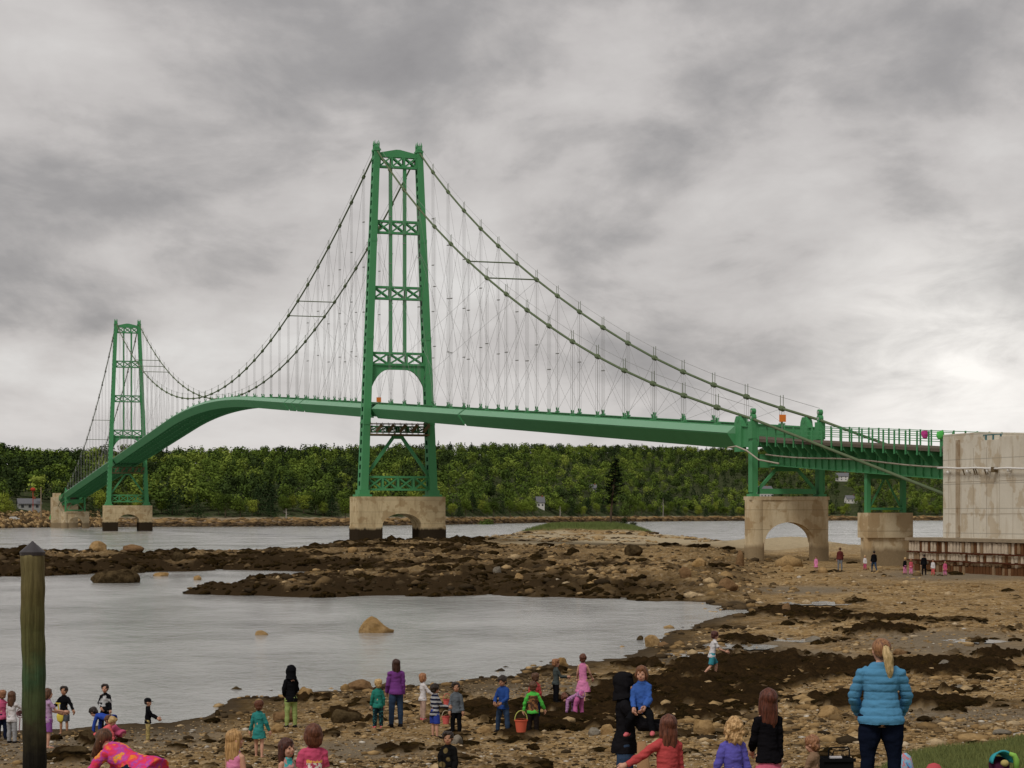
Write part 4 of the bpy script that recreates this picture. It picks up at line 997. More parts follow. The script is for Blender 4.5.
# ------------------------------------------------------------------ people
def cloth(name, c, kind='plain', c2=(0, 0, 0), sc=12.0, var=.22):
    key = 'cloth_' + name
    if key in _mats: return _mats[key]
    g_ = sum(c) / 3; c = tuple((x * .87 + g_ * .13) * .86 for x in c)
    t = NT(key); v = t.coord(); n = t.noise(v, 7, 5, .6)
    base = t.mix(n, tuple(x * (1 - var) for x in c), tuple(min(1, x * (1 + var)) for x in c))
    if kind == 'stripe':
        sep = t.n('ShaderNodeSeparateXYZ'); t.l(v, sep.inputs[0]); f = t.math('LESS_THAN', t.math('FRACT', t.math('MULTIPLY', sep.outputs[2], sc)), .5); base = t.mix(f, base, c2)
    elif kind == 'spots': base = t.mix(t.ramp(t.voro(v, sc), [(.28, 1), (.36, 0)]), base, c2)
    elif kind == 'tiedye':
        cc = t.ramp(t.noise(v, sc, 3, .5), [(.30, (.80, .24, .03)), (.40, (.75, .05, .10)), (.48, (.70, .05, .20)), (.54, (.42, .08, .42)), (.60, (.78, .12, .12)), (.66, (.9, .38, .03)), (.74, (.05, .28, .32))]); base = t.mix(.95, base, cc)
    elif kind == 'camo': base = t.mix(t.ramp(t.noise(v, sc, 2, .5), [(.48, 0), (.52, 1)]), base, c2)
    elif kind == 'print':      # pale printed motif on the back, in local space
        sep = t.n('ShaderNodeSeparateXYZ'); t.l(v, sep.inputs[0]); cx = t.math('LESS_THAN', t.math('ABSOLUTE', sep.outputs[0]), .085)
        z1 = t.math('MULTIPLY', t.math('GREATER_THAN', sep.outputs[2], c2[0]), t.math('LESS_THAN', sep.outputs[2], c2[1])); w_ = t.ramp(t.noise(v, 24, 2, .5), [(.49, 0), (.52, 1)]); base = t.mix(t.math('MULTIPLY', t.math('MULTIPLY', cx, z1), w_), base, (.8, .76, .7))
        z2 = t.math('MULTIPLY', t.math('GREATER_THAN', sep.outputs[2], c2[1]), t.math('LESS_THAN', sep.outputs[2], c2[1] + .045)); base = t.mix(t.math('MULTIPLY', t.math('MULTIPLY', cx, z2), w_), base, (.75, .40, .10))
    t.col(base); t.rough(.85); t.spec(0); t.bump(t.noise(v, 30, 4, .6), .35, .006); _mats[key] = t.m; return t.m
def hairm(name, c, c2=None):
    key = 'hair_' + name
    if key in _mats: return _mats[key]
    t = NT(key); v = t.coord(); n = t.noise(t.mapping(v, (60, 60, 9)), 1, 4, .6); c2 = c2 or tuple(x * 2.0 for x in c)
    t.col(t.mix(t.ramp(n, [(.35, 0), (.65, 1)]), tuple(x * .6 for x in c), c2)); t.rough(.5); t.spec(.3); t.bump(n, .7, .012); _mats[key] = t.m; return t.m
SKIN = mat_plain('skin_fair', (.56, .30, .20), .55, .35, var=.10, scale=8); SKIN2 = mat_plain('skin_tan', (.42, .215, .125), .55, .35, var=.10, scale=8)
EYEM = mat_plain('eye_dark', (.02, .014, .012), .2, .5, var=0); LIP = mat_plain('lip_rose', (.42, .12, .10), .5, .3, var=0)

def remeshed(m, name, vox, smooth=2, disp=None):
    me = m.mesh(name); tmp = bpy.data.objects.new('tmp', me); COL.objects.link(tmp)
    md = tmp.modifiers.new('r', 'REMESH'); md.mode = 'VOXEL'; md.voxel_size = vox; md.use_smooth_shade = True
    ms = tmp.modifiers.new('s', 'SMOOTH'); ms.factor = .5; ms.iterations = smooth
    dg = bpy.context.evaluated_depsgraph_get(); out_ = bpy.data.meshes.new_from_object(tmp.evaluated_get(dg)); out_.name = name
    bpy.data.objects.remove(tmp); bpy.data.meshes.remove(me)
    if disp is not None and len(out_.vertices):
        n = len(out_.vertices); co_ = np.zeros(n * 3); no = np.zeros(n * 3); out_.vertices.foreach_get('co', co_); out_.vertices.foreach_get('normal', no); co_ = co_.reshape(-1, 3); no = no.reshape(-1, 3)
        out_.vertices.foreach_set('co', (co_ + no * disp(co_)[:, None]).ravel()); out_.update()
    out_.polygons.foreach_set('use_smooth', [True] * len(out_.polygons)); return out_
def append_mesh(me, m):
    """join the MB geometry m onto mesh me, keep one mesh"""
    import bmesh
    bm = bmesh.new(); bm.from_mesh(me); vs = [bm.verts.new(v) for v in m.V]
    for f in m.F:
        try: q = bm.faces.new([vs[i] for i in f]); q.smooth = True
        except ValueError: pass
    bm.to_mesh(me); bm.free()
def dirn(f, o, s): f, o = R(f), R(o); return Vector((s * math.sin(o), math.cos(o) * math.sin(f), -math.cos(o) * math.cos(f)))
def wrinkle(amp, sc):
    return lambda c: (fbm(c[:, 0] * sc + c[:, 1] * sc * .6, c[:, 2] * sc * 1.6, 3) - .5) * amp

def person(px_, head_row, foot_row=None, H=None, face=180, lab='', top=None, bottom=None, hair=None, shoes=None, adult=False, lean=0,
           arms=((5, 8, 15, 4), (5, 8, 15, 4)), legs=((0, 0, 4), (0, 0, 4)), sleeve=1, hem='hip', btype='pants', hstyle='short', skin=None, plump=1.0,
           headyaw=0, nod=0, extra=None, group='people on the beach', pos=None, Heff=None, hood=None, topdisp=None, px_per=None, Yf=None, vest=None):
    """arms: per side (upper fwd, upper out, fore fwd, fore out); legs: (thigh fwd, shin fwd, out). face: heading, 0 = away from the camera, 180 = towards it"""
    skin = skin or SKIN
    if pos is not None: X, Y, Z = pos
    elif foot_row is not None:
        X, Y, Z = hit(px_, foot_row)
        Z = g1(X, Y)
        if H is None: H = (foot_row - head_row) * Y / F
    elif Yf is not None:
        X, Y = (px_ - CX) * Yf / F, Yf; Z = g1(X, Y); top_z = EYE - (head_row - HY) * Y / F
        if H is None: H = min(1.78, max(.85, top_z - Z)); print('H', px_, round(H, 2))
        else: Z = top_z - (Heff or H)
    else: X, Y, Z = at_head(px_, head_row, Heff or H)
    root = empty('person', (X, Y, Z), R(face), label=lab, cat='person', group=None)
    ch = not adult; hh = (.186 if H < 1.15 else .174) * H if ch else .140 * H     # head height
    hz, sz, nz = ((.46, .785, .797) if ch else (.515, .815, .83)); hz *= H; sz *= H; nz *= H
    sw = (.082 if ch else .094) * H * (1 + (plump - 1) * .5); hw = .046 * H * plump; W_ = plump
    L = R(lean); tdir = Vector((0, math.sin(L), math.cos(L))); fdir = Vector((0, math.cos(L), -math.sin(L)))
    hip = Vector((0, 0, hz)); sh = hip + tdir * (sz - hz)
    def T(f, dz=0): return hip + tdir * (f * (sz - hz)) + fdir * dz
    det = Y < 32; vox = max(.0085, Y * .00026) if adult else max(.0075, Y * .00022)
    body = MB(); fr = fdir
    # joints
    J = {}
    for k, s in ((0, -1), (1, 1)):
        a = arms[k]; p0 = sh + Vector((s * sw, 0, 0)) - tdir * .042 * H; e_ = p0 + dirn(a[0], a[1], s) * .165 * H; w_ = e_ + dirn(a[2], a[3], s) * .145 * H; J['arm', s] = (p0, e_, w_, dirn(a[2], a[3], s))
        l = legs[k]; q0 = hip + Vector((s * hw, 0, 0)); kn = q0 + dirn(l[0], l[2], s) * (hz * .50); an = kn + dirn(l[1], l[2] * .5, s) * (hz * .44); J['leg', s] = (q0, kn, an)
    low = min(J['leg', s][2].z for s in (-1, 1)) - hz * .06; 
    # torso as an elliptical loft (tube radii: x = across, y = depth)
    def loft(m, rows, pad=0):
        n = 18; V_ = []; Fc = []
        for f, rx, ry, dz in rows:
            c = T(f, dz * H)
            for i in range(n):
                a = 2 * math.pi * i / n; V_.append(c + Vector((1, 0, 0)) * math.cos(a) * (rx * H * W_ + pad) + fdir * math.sin(a) * (ry * H * W_ + pad))
        for r_ in range(len(rows) - 1):
            for i in range(n): Fc.append((r_ * n + i, r_ * n + (i + 1) % n, (r_ + 1) * n + (i + 1) % n, (r_ + 1) * n + i))
        Fc.append(tuple(range(n - 1, -1, -1))); Fc.append(tuple((len(rows) - 1) * n + i for i in range(n))); m.add(V_, Fc)
    TR = [(-.22, .052, .048, 0), (-.08, .078, .062, -.004), (.12, .077, .060, 0), (.38, .070, .054, .004), (.65, .076, .058, .004), (.84, .076, .050, 0), (.97, .052, .038, -.004), (1.08, .030, .028, 0)]
    if not ch: TR = [(-.22, .060, .054, 0), (-.06, .090, .070, -.006), (.12, .084, .064, -.002), (.42, .068, .052, .004), (.68, .080, .060, .008), (.84, .082, .052, .002), (.97, .056, .038, -.004), (1.06, .030, .028, 0)]
    loft(body, TR)
    # neck + head
    ht = R(lean * .55 + nod) ; hd = Vector((0, math.sin(ht), math.cos(ht))); hf = Vector((0, math.cos(ht), -math.sin(ht)))
    nk = sh + tdir * (nz - sz); hc = nk + hd * (hh * .535); Rm = Matrix((Vector((1, 0, 0)), hf, hd)).transposed() @ Matrix.Rotation(R(headyaw), 3, 'Z')
    def Hd(x, y, z): return hc + Rm @ Vector((x, y, z)) * hh
    body.tube([sh - tdir * .02 * H, nk + hd * hh * .25], [.03 * H * W_, .026 * H], 10)
    body.ell(Hd(0, -.03, .10), (.36 * hh, .42 * hh, .40 * hh), 16, 12, Rm); body.ell(Hd(0, .10, -.18), (.27 * hh, .29 * hh, .32 * hh), 14, 10, Rm)
    body.ell(Hd(0, .40, -.06), (.05 * hh, .085 * hh, .09 * hh), 8, 6, Rm)
    for s in (-1, 1): body.ell(Hd(s * .36, -.02, -.03), (.05 * hh, .09 * hh, .12 * hh), 8, 6, Rm); body.ell(Hd(s * .17, .27, -.14), (.11 * hh, .10 * hh, .11 * hh), 8, 6, Rm)
    # limbs
    for s in (-1, 1):
        p0, e_, w_, ad = J['arm', s]; q0, kn, an = J['leg', s]
        body.tube([p0 - Vector((s * .03 * H, 0, 0)) + tdir * .02 * H, p0, (p0 + e_) / 2, e_, (e_ * .6 + w_ * .4), w_ + ad * .005], [.022 * H, .027 * H, .025 * H, .021 * H, .0215 * H, .0145 * H], 10)
        body.tube([q0 + Vector((0, 0, .02 * H)), q0, (q0 + kn) / 2, kn, kn.lerp(an, .35), an], [.045 * H * W_, .053 * H * W_, .044 * H * W_, .031 * H, .032 * H, .019 * H], 12)
        fd = Vector((s * .12, 1, 0)).normalized(); ft = an + Vector((0, 0, -hz * .045))
        body.tube([ft - fd * .022 * H, ft + fd * .045 * H + Vector((0, 0, -.004 * H)), ft + fd * .105 * H + Vector((0, 0, -.010 * H))], [(.021 * H, .022 * H), (.025 * H, .018 * H), (.018 * H, .009 * H)], 10)
    me = remeshed(body, 'body', vox, 2)
    hands = MB(); hs = hh * .78
    for s in (-1, 1):
        p0, e_, w_, ad = J['arm', s]; side = Vector((s, 0, 0)); pal = (side - ad * side.dot(ad)).normalized(); up = ad.cross(pal) * s   # pal: back of hand outwards
        # palm
        thumb_d = up if up.y > 0 or abs(up.y) < .2 else -up
        c0 = w_ - ad * .006; c1 = w_ + ad * hs * .46
        hands.tube([c0, w_ + ad * hs * .14, w_ + ad * hs * .34, c1], [hs * .15, hs * .19, hs * .21, hs * .17], 8)
        for i, (off, ln) in enumerate(((.165, .40), (.06, .47), (-.05, .44), (-.15, .34))):
            b0 = w_ + ad * hs * .40 + thumb_d * off * hs; b1 = b0 + (ad * .85 - pal * .28).normalized() * ln * hs * .5; b2 = b1 + (ad * .6 - pal * .75).normalized() * ln * hs * .5
            hands.tube([b0, b1, b2], [hs * .065, hs * .058, hs * .04], 6)
        t0 = w_ + ad * hs * .14 + thumb_d * hs * .15; t1 = t0 + (ad * .6 + thumb_d * .7).normalized() * hs * .24; t2 = t1 + (ad * .9 - pal * .2).normalized() * hs * .2
        hands.tube([t0, t1, t2], [hs * .085, hs * .07, hs * .045], 6)
    append_mesh(me, hands); link_mesh('body', me, skin, root)
    # face
    for s in (-1, 1):
        m = MB(); m.ell(Hd(s * .145, .335, .03), (.052 * hh, .03 * hh, .035 * hh), 8, 6, Rm); m.build('eye', EYEM, root, True)
    m = MB(); m.ell(Hd(0, .375, -.245), (.095 * hh, .03 * hh, .028 * hh), 8, 6, Rm); m.build('mouth', LIP, root, True)
    # ---- clothes
    pad = .009 if ch else .014
    if top:
        m = MB(); lo_f = {'hip': -.16, 'waist': .05, 'long': -.42, 'dress': -.75}[hem]
        rows = [r_ for r_ in TR if r_[0] >= 0.1]; rows = rows[:-1] + [(1.0, .046, .036, 0), (1.07, .034, .034, 0)]
        if hem == 'hip': rows = [(lo_f, .100, .080, -.004), (-.02, .096, .076, -.004)] + rows
        elif hem == 'long': rows = [(lo_f, .120, .104, 0), (-.2, .108, .092, 0), (0, .092, .074, 0)] + rows
        elif hem == 'dress': rows = [(lo_f, .155, .135, 0), (-.35, .118, .10, 0), (0, .080, .062, 0)] + rows
        loft(m, rows, pad)
        for s in (-1, 1):
            p0, e_, w_, ad = J['arm', s]; pp = pad + .003
            if sleeve >= 1: m.tube([p0 - Vector((s * .035 * H, 0, 0)) + tdir * .014 * H, p0 - tdir * .004 * H, p0.lerp(e_, .5), e_, e_.lerp(w_, .5), w_ - ad * .004], [.022 * H + pp, .028 * H + pp, .027 * H + pp, .025 * H + pp, .023 * H + pp, .019 * H + pp], 12)
            elif sleeve > 0: m.tube([p0 - Vector((s * .035 * H, 0, 0)) + tdir * .022 * H, p0, p0.lerp(e_, .7)], [.022 * H + pp, .028 * H + pp, .031 * H + pp], 12)
        mt_ = remeshed(m, 'top', vox, 2, topdisp or wrinkle(.034 if ch else .028, 11)); link_mesh({'dress': 'dress'}.get(hem, 'top'), mt_, top, root)
    if vest:
        m = MB(); loft(m, [(-.1, .092, .074, -.004)] + [r_ for r_ in TR if .1 < r_[0] < .9], pad + .012); link_mesh('vest', remeshed(m, 'vest', vox, 2), vest, root)
    if bottom:
        m = MB()
        if btype == 'skirt': loft(m, [(-.66, .138, .115, 0), (-.3, .104, .086, 0), (-.12, .078, .062, 0), (.1, .070, .056, 0)], pad * .6)
        else:
            loft(m, [(-.22, .060, .054, 0), (-.06, .084, .068, -.006), (.1, .080, .064, -.003), (.18, .076, .060, 0)], pad * .55)
            for s in (-1, 1):
                q0, kn, an = J['leg', s]; g = {'pants': 1, 'leggings': 1, 'shorts': 0}[btype]; lo_ = .010 if btype == 'leggings' else .016
                if g: m.tube([q0 + Vector((0, 0, .02 * H)), q0, q0.lerp(kn, .5), kn, kn.lerp(an, .4), an + (an - kn).normalized() * .0], [.050 * H * W_, .057 * H * W_ , .046 * H * W_ + lo_ * .7, .033 * H + lo_, .034 * H + lo_ * .8, .022 * H + lo_ * 1.05], 12)
                else: m.tube([q0 + Vector((0, 0, .02 * H)), q0, q0.lerp(kn, .5), q0.lerp(kn, .88)], [.050 * H * W_, .058 * H * W_, .052 * H * W_ + .014, .048 * H + .018], 12)
        link_mesh({'skirt': 'skirt', 'shorts': 'shorts', 'pants': 'trousers', 'leggings': 'leggings'}[btype], remeshed(m, 'bottom', vox, 2, wrinkle(.022, 9)), bottom, root)
    if shoes:
        for s in (-1, 1):
            q0, kn, an = J['leg', s]; fd = Vector((s * .12, 1, 0)).normalized(); ft = an + Vector((0, 0, -hz * .035)); m = MB()
            m.tube([ft - fd * .042 * H, ft - fd * .03 * H, ft + fd * .03 * H, ft + fd * .09 * H + Vector((0, 0, -.010 * H)), ft + fd * .125 * H + Vector((0, 0, -.014 * H))], [(.016 * H, .02 * H), (.026 * H, .032 * H), (.031 * H, .030 * H), (.027 * H, .02 * H), (.012 * H, .010 * H)], 12)
            m.build('shoe', shoes, root, True)
    # ---- hair
    if hair:
        m = MB()
        if hstyle == 'short': m.ell(Hd(0, -.085, .17), (.43 * hh, .46 * hh, .41 * hh), 16, 10, Rm); m.ell(Hd(0, -.2, -.12), (.36 * hh, .28 * hh, .30 * hh), 12, 8, Rm); m.ell(Hd(.05, .15, .36), (.30 * hh, .27 * hh, .15 * hh), 12, 8, Rm)
        elif hstyle in ('long', 'curly', 'bob', 'pony'):
            m.ell(Hd(0, -.08, .15), (.42 * hh, .45 * hh, .42 * hh), 16, 10, Rm); m.ell(Hd(0, .12, .36), (.27 * hh, .25 * hh, .13 * hh), 12, 8, Rm)
            if hstyle == 'pony':
                m.ell(Hd(0, -.14, 0), (.36 * hh, .34 * hh, .36 * hh), 14, 10, Rm)
            else:
                ln = {'long': 1.25, 'curly': .75, 'bob': .55}[hstyle]; wd_ = {'long': .40, 'curly': .50, 'bob': .44}[hstyle]
                dn = Vector((0, 0, -1)) if lean < 40 else (Vector((0, .5, -1)).normalized())
                b0 = Hd(0, -.16, .05); pts = [b0, b0 + dn * hh * .35 * ln + (-fdir) * hh * .05, b0 + dn * hh * .8 * ln - fdir * hh * .04, b0 + dn * hh * 1.15 * ln]
                V0 = len(m.V); m.tube(pts, [(wd_ * hh, .28 * hh), (wd_ * hh * 1.02, .25 * hh), (wd_ * hh * .92, .19 * hh), (wd_ * hh * .45, .09 * hh)], 14)
                for s in (-1, 1):
                    b0 = Hd(s * .31, .02, .1); m.tube([b0, b0 + dn * hh * .4 * ln + Vector((s * .03 * hh, 0, 0)), b0 + dn * hh * .85 * ln - fdir * hh * .05], [.13 * hh, .12 * hh, .05 * hh], 8)
        amp = {'curly': .16, 'long': .05, 'bob': .035, 'short': .10, 'pony': .03}.get(hstyle, .04) * hh; scn = 3.2 / hh
        link_mesh('hair', remeshed(m, 'hair', vox, 1, lambda c: (fbm(c[:, 0] * scn * 2 + 5, c[:, 2] * scn * (.5 if hstyle in ('long', 'bob', 'pony') else 1.6) + c[:, 1] * scn, 3) - .5) * amp * 2), hair, root)
        if hstyle == 'pony':
            m = MB(); b0 = Hd(0, -.40, .22); q = Rm @ Vector((1, 0, 0)); bk = Rm @ Vector((0, -1, 0))
            m.tube([b0, b0 + bk * hh * .14 + Vector((0, 0, -.02)), b0 + bk * hh * .24 + Vector((0, 0, -hh * .45)) + q * hh * .06, b0 + bk * hh * .2 + Vector((0, 0, -hh * 1.05)) + q * hh * .14, b0 + bk * hh * .12 + Vector((0, 0, -hh * 1.5)) + q * hh * .2], [(.08 * hh, .08 * hh), (.16 * hh, .13 * hh), (.20 * hh, .13 * hh), (.17 * hh, .1 * hh), (.04 * hh, .03 * hh)], 12)
            link_mesh('ponytail', remeshed(m, 'ponytail', vox, 1, lambda c: (fbm(c[:, 0] * 45, c[:, 2] * 7, 3) - .5) * .03), hairm('blonde_tail', (.50, .34, .13), (.75, .55, .28)), root)
            m = MB(); b1 = Hd(0, -.42, .21); m.tube([b1 - q * .001, b1 + bk * .02], [.1 * hh, .1 * hh], 10); m.build('hair_tie', cloth('dark_tie', (.02, .02, .02)), root, True)
    if hood:      # raised hood: shell behind and over the head, open at the face
        m = MB(); m.ell(Hd(0, -.09, .13), (.45 * hh, .50 * hh, .47 * hh), 18, 12, Rm); m.ell(Hd(0, -.14, -.12), (.43 * hh, .40 * hh, .42 * hh), 14, 10, Rm); m.tube([Hd(0, -.08, .0), Hd(0, -.1, -.35), sh + tdir * .0 - fdir * .01], [.43 * hh, .44 * hh, .56 * hh], 14)
        for s in (-1, 1): m.tube([Hd(s * .34, .02, .30), Hd(s * .38, .10, -.05), Hd(s * .26, .10, -.42)], [.10 * hh, .10 * hh, .12 * hh], 8)
        m.ell(Hd(0, .1, .40), (.34 * hh, .28 * hh, .16 * hh), 14, 10, Rm)
        link_mesh('hood', remeshed(m, 'hood', vox, 2, wrinkle(.02, 12)), hood, root)
    if hstyle == 'cap':
        m = MB(); m.ell(Hd(0, -.04, .24), (.42 * hh, .46 * hh, .36 * hh), 16, 10, Rm); m.tube([Hd(0, .3, .16), Hd(0, .68, .10)], [(.30 * hh, .05 * hh), (.24 * hh, .03 * hh)], 12); m.build('cap', cloth('black_knit', (.012, .012, .014)), root, True)
        m = MB(); m.ell(Hd(0, -.2, -.02), (.34 * hh, .28 * hh, .26 * hh), 12, 8, Rm); m.build('hair', hairm('dark', (.02, .013, .009)), root, True)
    root['_j'] = 0; del root['_j']
    # put the lowest foot on the ground
    dz = -low + .012 * H - (.0)
    root.location.z = Z + dz - .01
    root_J = {k: [root.matrix_basis @ p if False else p for p in v[:3]] for k, v in J.items()}
    return root, root_J, (X, Y, Z), dz, hh, (Hd, Rm)

BLK = cloth('black', (.010, .010, .012)); NAVY = cloth('navy', (.012, .018, .045)); JEAN = cloth('denim', (.035, .065, .125)); JEAN2 = cloth('dark_denim', (.012, .020, .045))
PURP = cloth('purple', (.20, .04, .26)); TEAL = cloth('teal', (.02, .26, .24)); TEAL2 = cloth('teal_knit', (.015, .23, .175)); WHT = cloth('white', (.72, .68, .68)); GREY = cloth('grey', (.20, .21, .23)); GREYL = cloth('pale_grey', (.36, .36, .37))
PINK = cloth('pink', (.62, .08, .20)); PINKL = cloth('light_pink', (.80, .22, .46)); ROSE = cloth('rose', (.62, .085, .12)); LILAC = cloth('lilac', (.50, .30, .50)); VIOL = cloth('violet_blue', (.12, .10, .52)); BLUE = cloth('royal_blue', (.015, .065, .42)); BLUE2 = cloth('bright_blue', (.03, .12, .46))
LIME = cloth('lime_leggings', (.34, .44, .12)); RED = cloth('red_fleece', (.58, .06, .06)); CORAL = cloth('coral', (.80, .12, .12))
HB = hairm('brown', (.075, .035, .018)); HD = hairm('dark', (.02, .013, .009)); HL = hairm('blond', (.48, .30, .11), (.70, .48, .22)); HA = hairm('auburn', (.10, .032, .016), (.17, .06, .03)); HR = hairm('red_blond', (.26, .11, .05), (.42, .20, .10)); HC = hairm('curly_blond', (.48, .27, .10), (.72, .46, .22))
SHD = cloth('dark_shoe', (.02, .018, .018)); SHP = cloth('pink_shoe', (.75, .14, .16)); SHW = cloth('white_shoe', (.65, .62, .58))
WALK = ((22, -5, 3), (-16, -32, 3)); STAND = ((3, -2, 4), (-2, -4, 4)); WIDE = ((6, 2, 12), (0, -4, 12))
DOWN = (5, 10, 14, 6); FWD = (25, 8, 75, 4); BENT = (10, 12, 60, -8); HELD = (2, 14, 45, -25)
P = person
# left edge group
P(2, 690, 740, face=20, lab='child in a bright pink top at the far left edge, red-blond hair, dark trousers', top=PINK, bottom=NAVY, hair=HR, shoes=SHD, arms=(DOWN, FWD))
P(12, 691, 743, face=-25, lab='girl with long brown hair, white top and grey trousers just left of the wooden post', top=WHT, bottom=GREYL, hair=HB, hstyle='long', shoes=SHD, arms=(DOWN, (55, 20, 70, 10)))
_, _, pn, _, _, _ = P(29, 694, 741, face=-60, lab='child mostly hidden behind the wooden post, purple dress showing', top=cloth('plum', (.34, .07, .27)), hem='dress', hair=HB, sleeve=.5)
P(48, 688, 748, face=-62, lab='girl in a lilac top and purple shorts holding a yellow shovel by the post', top=LILAC, bottom=cloth('purple_short', (.30, .08, .36)), btype='shorts', hair=HB, hstyle='bob', sleeve=.5, hem='hip', arms=(FWD, (40, 10, 80, 0)), legs=STAND)
P(64, 686, 734, face=172, lab='child in an open black jacket facing the camera at the water, arms held out', top=BLK, bottom=cloth('slate', (.10, .11, .13)), btype='shorts', hair=HD, skin=SKIN2, hstyle='short', hood=None, arms=((12, 30, 35, 30), (12, 30, 45, 35)))
P(105, 689, H=1.08, pos=hit(105, 731), face=178, lab='child in a black top with white patches standing behind the crouching blue shirt', top=cloth('black_white_patch', (.012, .012, .014), 'camo', (.5, .5, .5), 5), bottom=BLK, hair=HD, hstyle='short', arms=(DOWN, HELD))
P(110, 700, H=1.15, pos=hit(112, 741), face=70, lab='child in a royal blue shirt bending far over to dig, dark trousers', top=BLUE, bottom=NAVY, hair=HD, lean=82, arms=((15, 8, 5, 4), (15, 8, 5, 4)), legs=((28, -25, 4), (28, -25, 4)), shoes=SHD)
P(97, 707, H=1.0, pos=hit(98, 743), face=-75, lab='blond child in a coral pink top crouching beside the blue shirt', top=CORAL, bottom=PINK, hair=HL, lean=50, arms=((30, 6, 10, 4), (30, 6, 10, 4)), legs=((95, -50, 8), (95, -50, 8)))
P(120, 711, H=1.02, pos=hit(121, 741), face=60, lab='child in hot pink crouching right behind the blue shirt', top=PINK, bottom=PINK, hair=HB, lean=60, arms=((30, 6, 10, 4), (30, 6, 10, 4)), legs=((90, -50, 8), (90, -50, 8)))
P(148, 698, 741, face=-80, lab='small child in a black jacket, black cap and yellow patterned trousers by the water', top=BLK, bottom=cloth('yellow_camo', (.55, .42, .12), 'camo', (.28, .22, .10), 30), hstyle='cap', arms=((30, 6, 60, 0), (30, 6, 60, 0)))
P(259, 700, 757, face=-8, lab='toddler in a teal hooded jacket with bare legs seen from behind', top=TEAL, hair=HA, hem='long', arms=((5, 16, 20, 16), (5, 16, 20, 16)), legs=((8, 2, 3), (-4, -10, 3)))
P(291, 665, 728, face=25, lab='child in a black hooded jacket and lime green leggings at the water edge', top=BLK, bottom=LIME, btype='leggings', hood=BLK, shoes=SHD, arms=(HELD, BENT), hem='hip')
P(378, 679, 728, face=12, lab='small blond child in a teal sweater and dark patterned trousers, back turned', top=TEAL2, bottom=cloth('dark_pattern', (.012, .03, .04), 'spots', (.05, .20, .20), 30), hair=HL, shoes=SHP, arms=((5, 14, 22, 2), (5, 12, 14, 4)))
P(396, 658, 727, face=22, adult=True, plump=1.0, lab='woman with curly dark hair in a purple hooded top and jeans by the water', top=PURP, bottom=JEAN, hair=hairm('dark_brown', (.035, .015, .009)), hstyle='long', shoes=SHD, arms=((12, 4, 35, -4), (0, 5, 8, 2)))
P(423, 673, 720, face=-70, lab='small girl in a white top with light brown hair and pink shoes', top=WHT, bottom=cloth('nude_tights', (.52, .34, .26)), btype='leggings', hair=hairm('light_brown', (.24, .11, .05)), hstyle='bob', shoes=SHP, arms=(DOWN, (35, 10, 50, 5)))
P(435, 683, 738, face=-55, lab='boy in a navy and grey striped sweatshirt and blue shorts', top=cloth('stripes', (.42, .42, .43), 'stripe', (.015, .018, .04), 11.5), bottom=cloth('blue_shorts', (.02, .05, .34)), btype='shorts', hair=HD, shoes=SHD, arms=(DOWN, FWD))
P(456, 682, 734, face=188, lab='boy in a grey sweater and black trousers beside the striped boy', top=cloth('grey_blue_knit', (.13, .15, .17)), bottom=BLK, hair=HD, shoes=SHD, skin=SKIN2, arms=(DOWN, DOWN))
P(448, 731, Yf=28.5, face=176, lab='boy with dark hair in a black sweatshirt facing the camera at the bottom edge', top=cloth('black_sweat', (.012, .012, .012), 'spots', (.16, .12, .05), 7), bottom=BLK, hair=HD, skin=SKIN2, arms=((10, 12, 30, -10), (10, 12, 30, -10)), shoes=SHD)
P(503, 675, 733, face=150, lab='boy in a blue jacket and jeans looking down at his hands', top=cloth('cobalt', (.015, .07, .30)), bottom=JEAN, hair=HD, skin=SKIN2, shoes=SHD, arms=((20, 12, 60, -22), (20, 12, 60, -22)), legs=WIDE, nod=15)
P(535, 673, 722, face=10, lab='child in a red jacket partly hidden behind the neon green sleeves', top=RED, bottom=NAVY, hair=HB, shoes=SHD)
P(533, 681, 736, face=-5, lab='boy with neon green sleeves and a brown vest carrying a bucket', vest=cloth('brown_vest', (.09, .045, .025), 'camo', (.25, .12, .05), 18), top=cloth('neon_green', (.08, .62, .06)), bottom=cloth('brown_black', (.02, .015, .014)), hair=HB, shoes=SHD, arms=((8, 24, 12, 8), (12, 26, 25, 18)))
P(556, 659, 703, face=-72, lab='blond boy in a dark grey outfit at the water edge', top=cloth('dark_slate', (.07, .085, .08)), bottom=BLK, hair=HR, shoes=SHD, arms=(DOWN, (30, 6, 85, 0)))
P(577, 676, H=1.16, pos=hit(580, 718), face=48, lab='girl bending down in a pale purple flowered top and pink trousers', top=cloth('purple_flower', (.52, .25, .48), 'spots', (.16, .03, .20), 22), bottom=cloth('pink_trouser', (.66, .13, .38)), hair=HA, lean=112, arms=((-5, 6, 10, 4), (0, 6, 15, 4)), legs=((14, -4, 9), (10, -6, 9)))
P(583, 653, 702, face=-15, lab='girl in a sleeveless pink dress walking by the water edge', top=PINKL, hem='dress', hair=HA, hstyle='short', sleeve=0, arms=((5, 14, 30, 6), (15, 20, 40, 10)), legs=WALK)
P(712, 629, 676, face=-78, lab='boy in a white T-shirt and teal shorts running over the seaweed', top=WHT, bottom=cloth('teal_short', (.03, .30, .36)), btype='shorts', hair=hairm('dark_red', (.06, .018, .012)), sleeve=.5, shoes=SHW, lean=10, arms=((-20, 8, 20, 6), (30, 8, 70, 4)), legs=((30, -5, 3), (-12, -45, 3)))
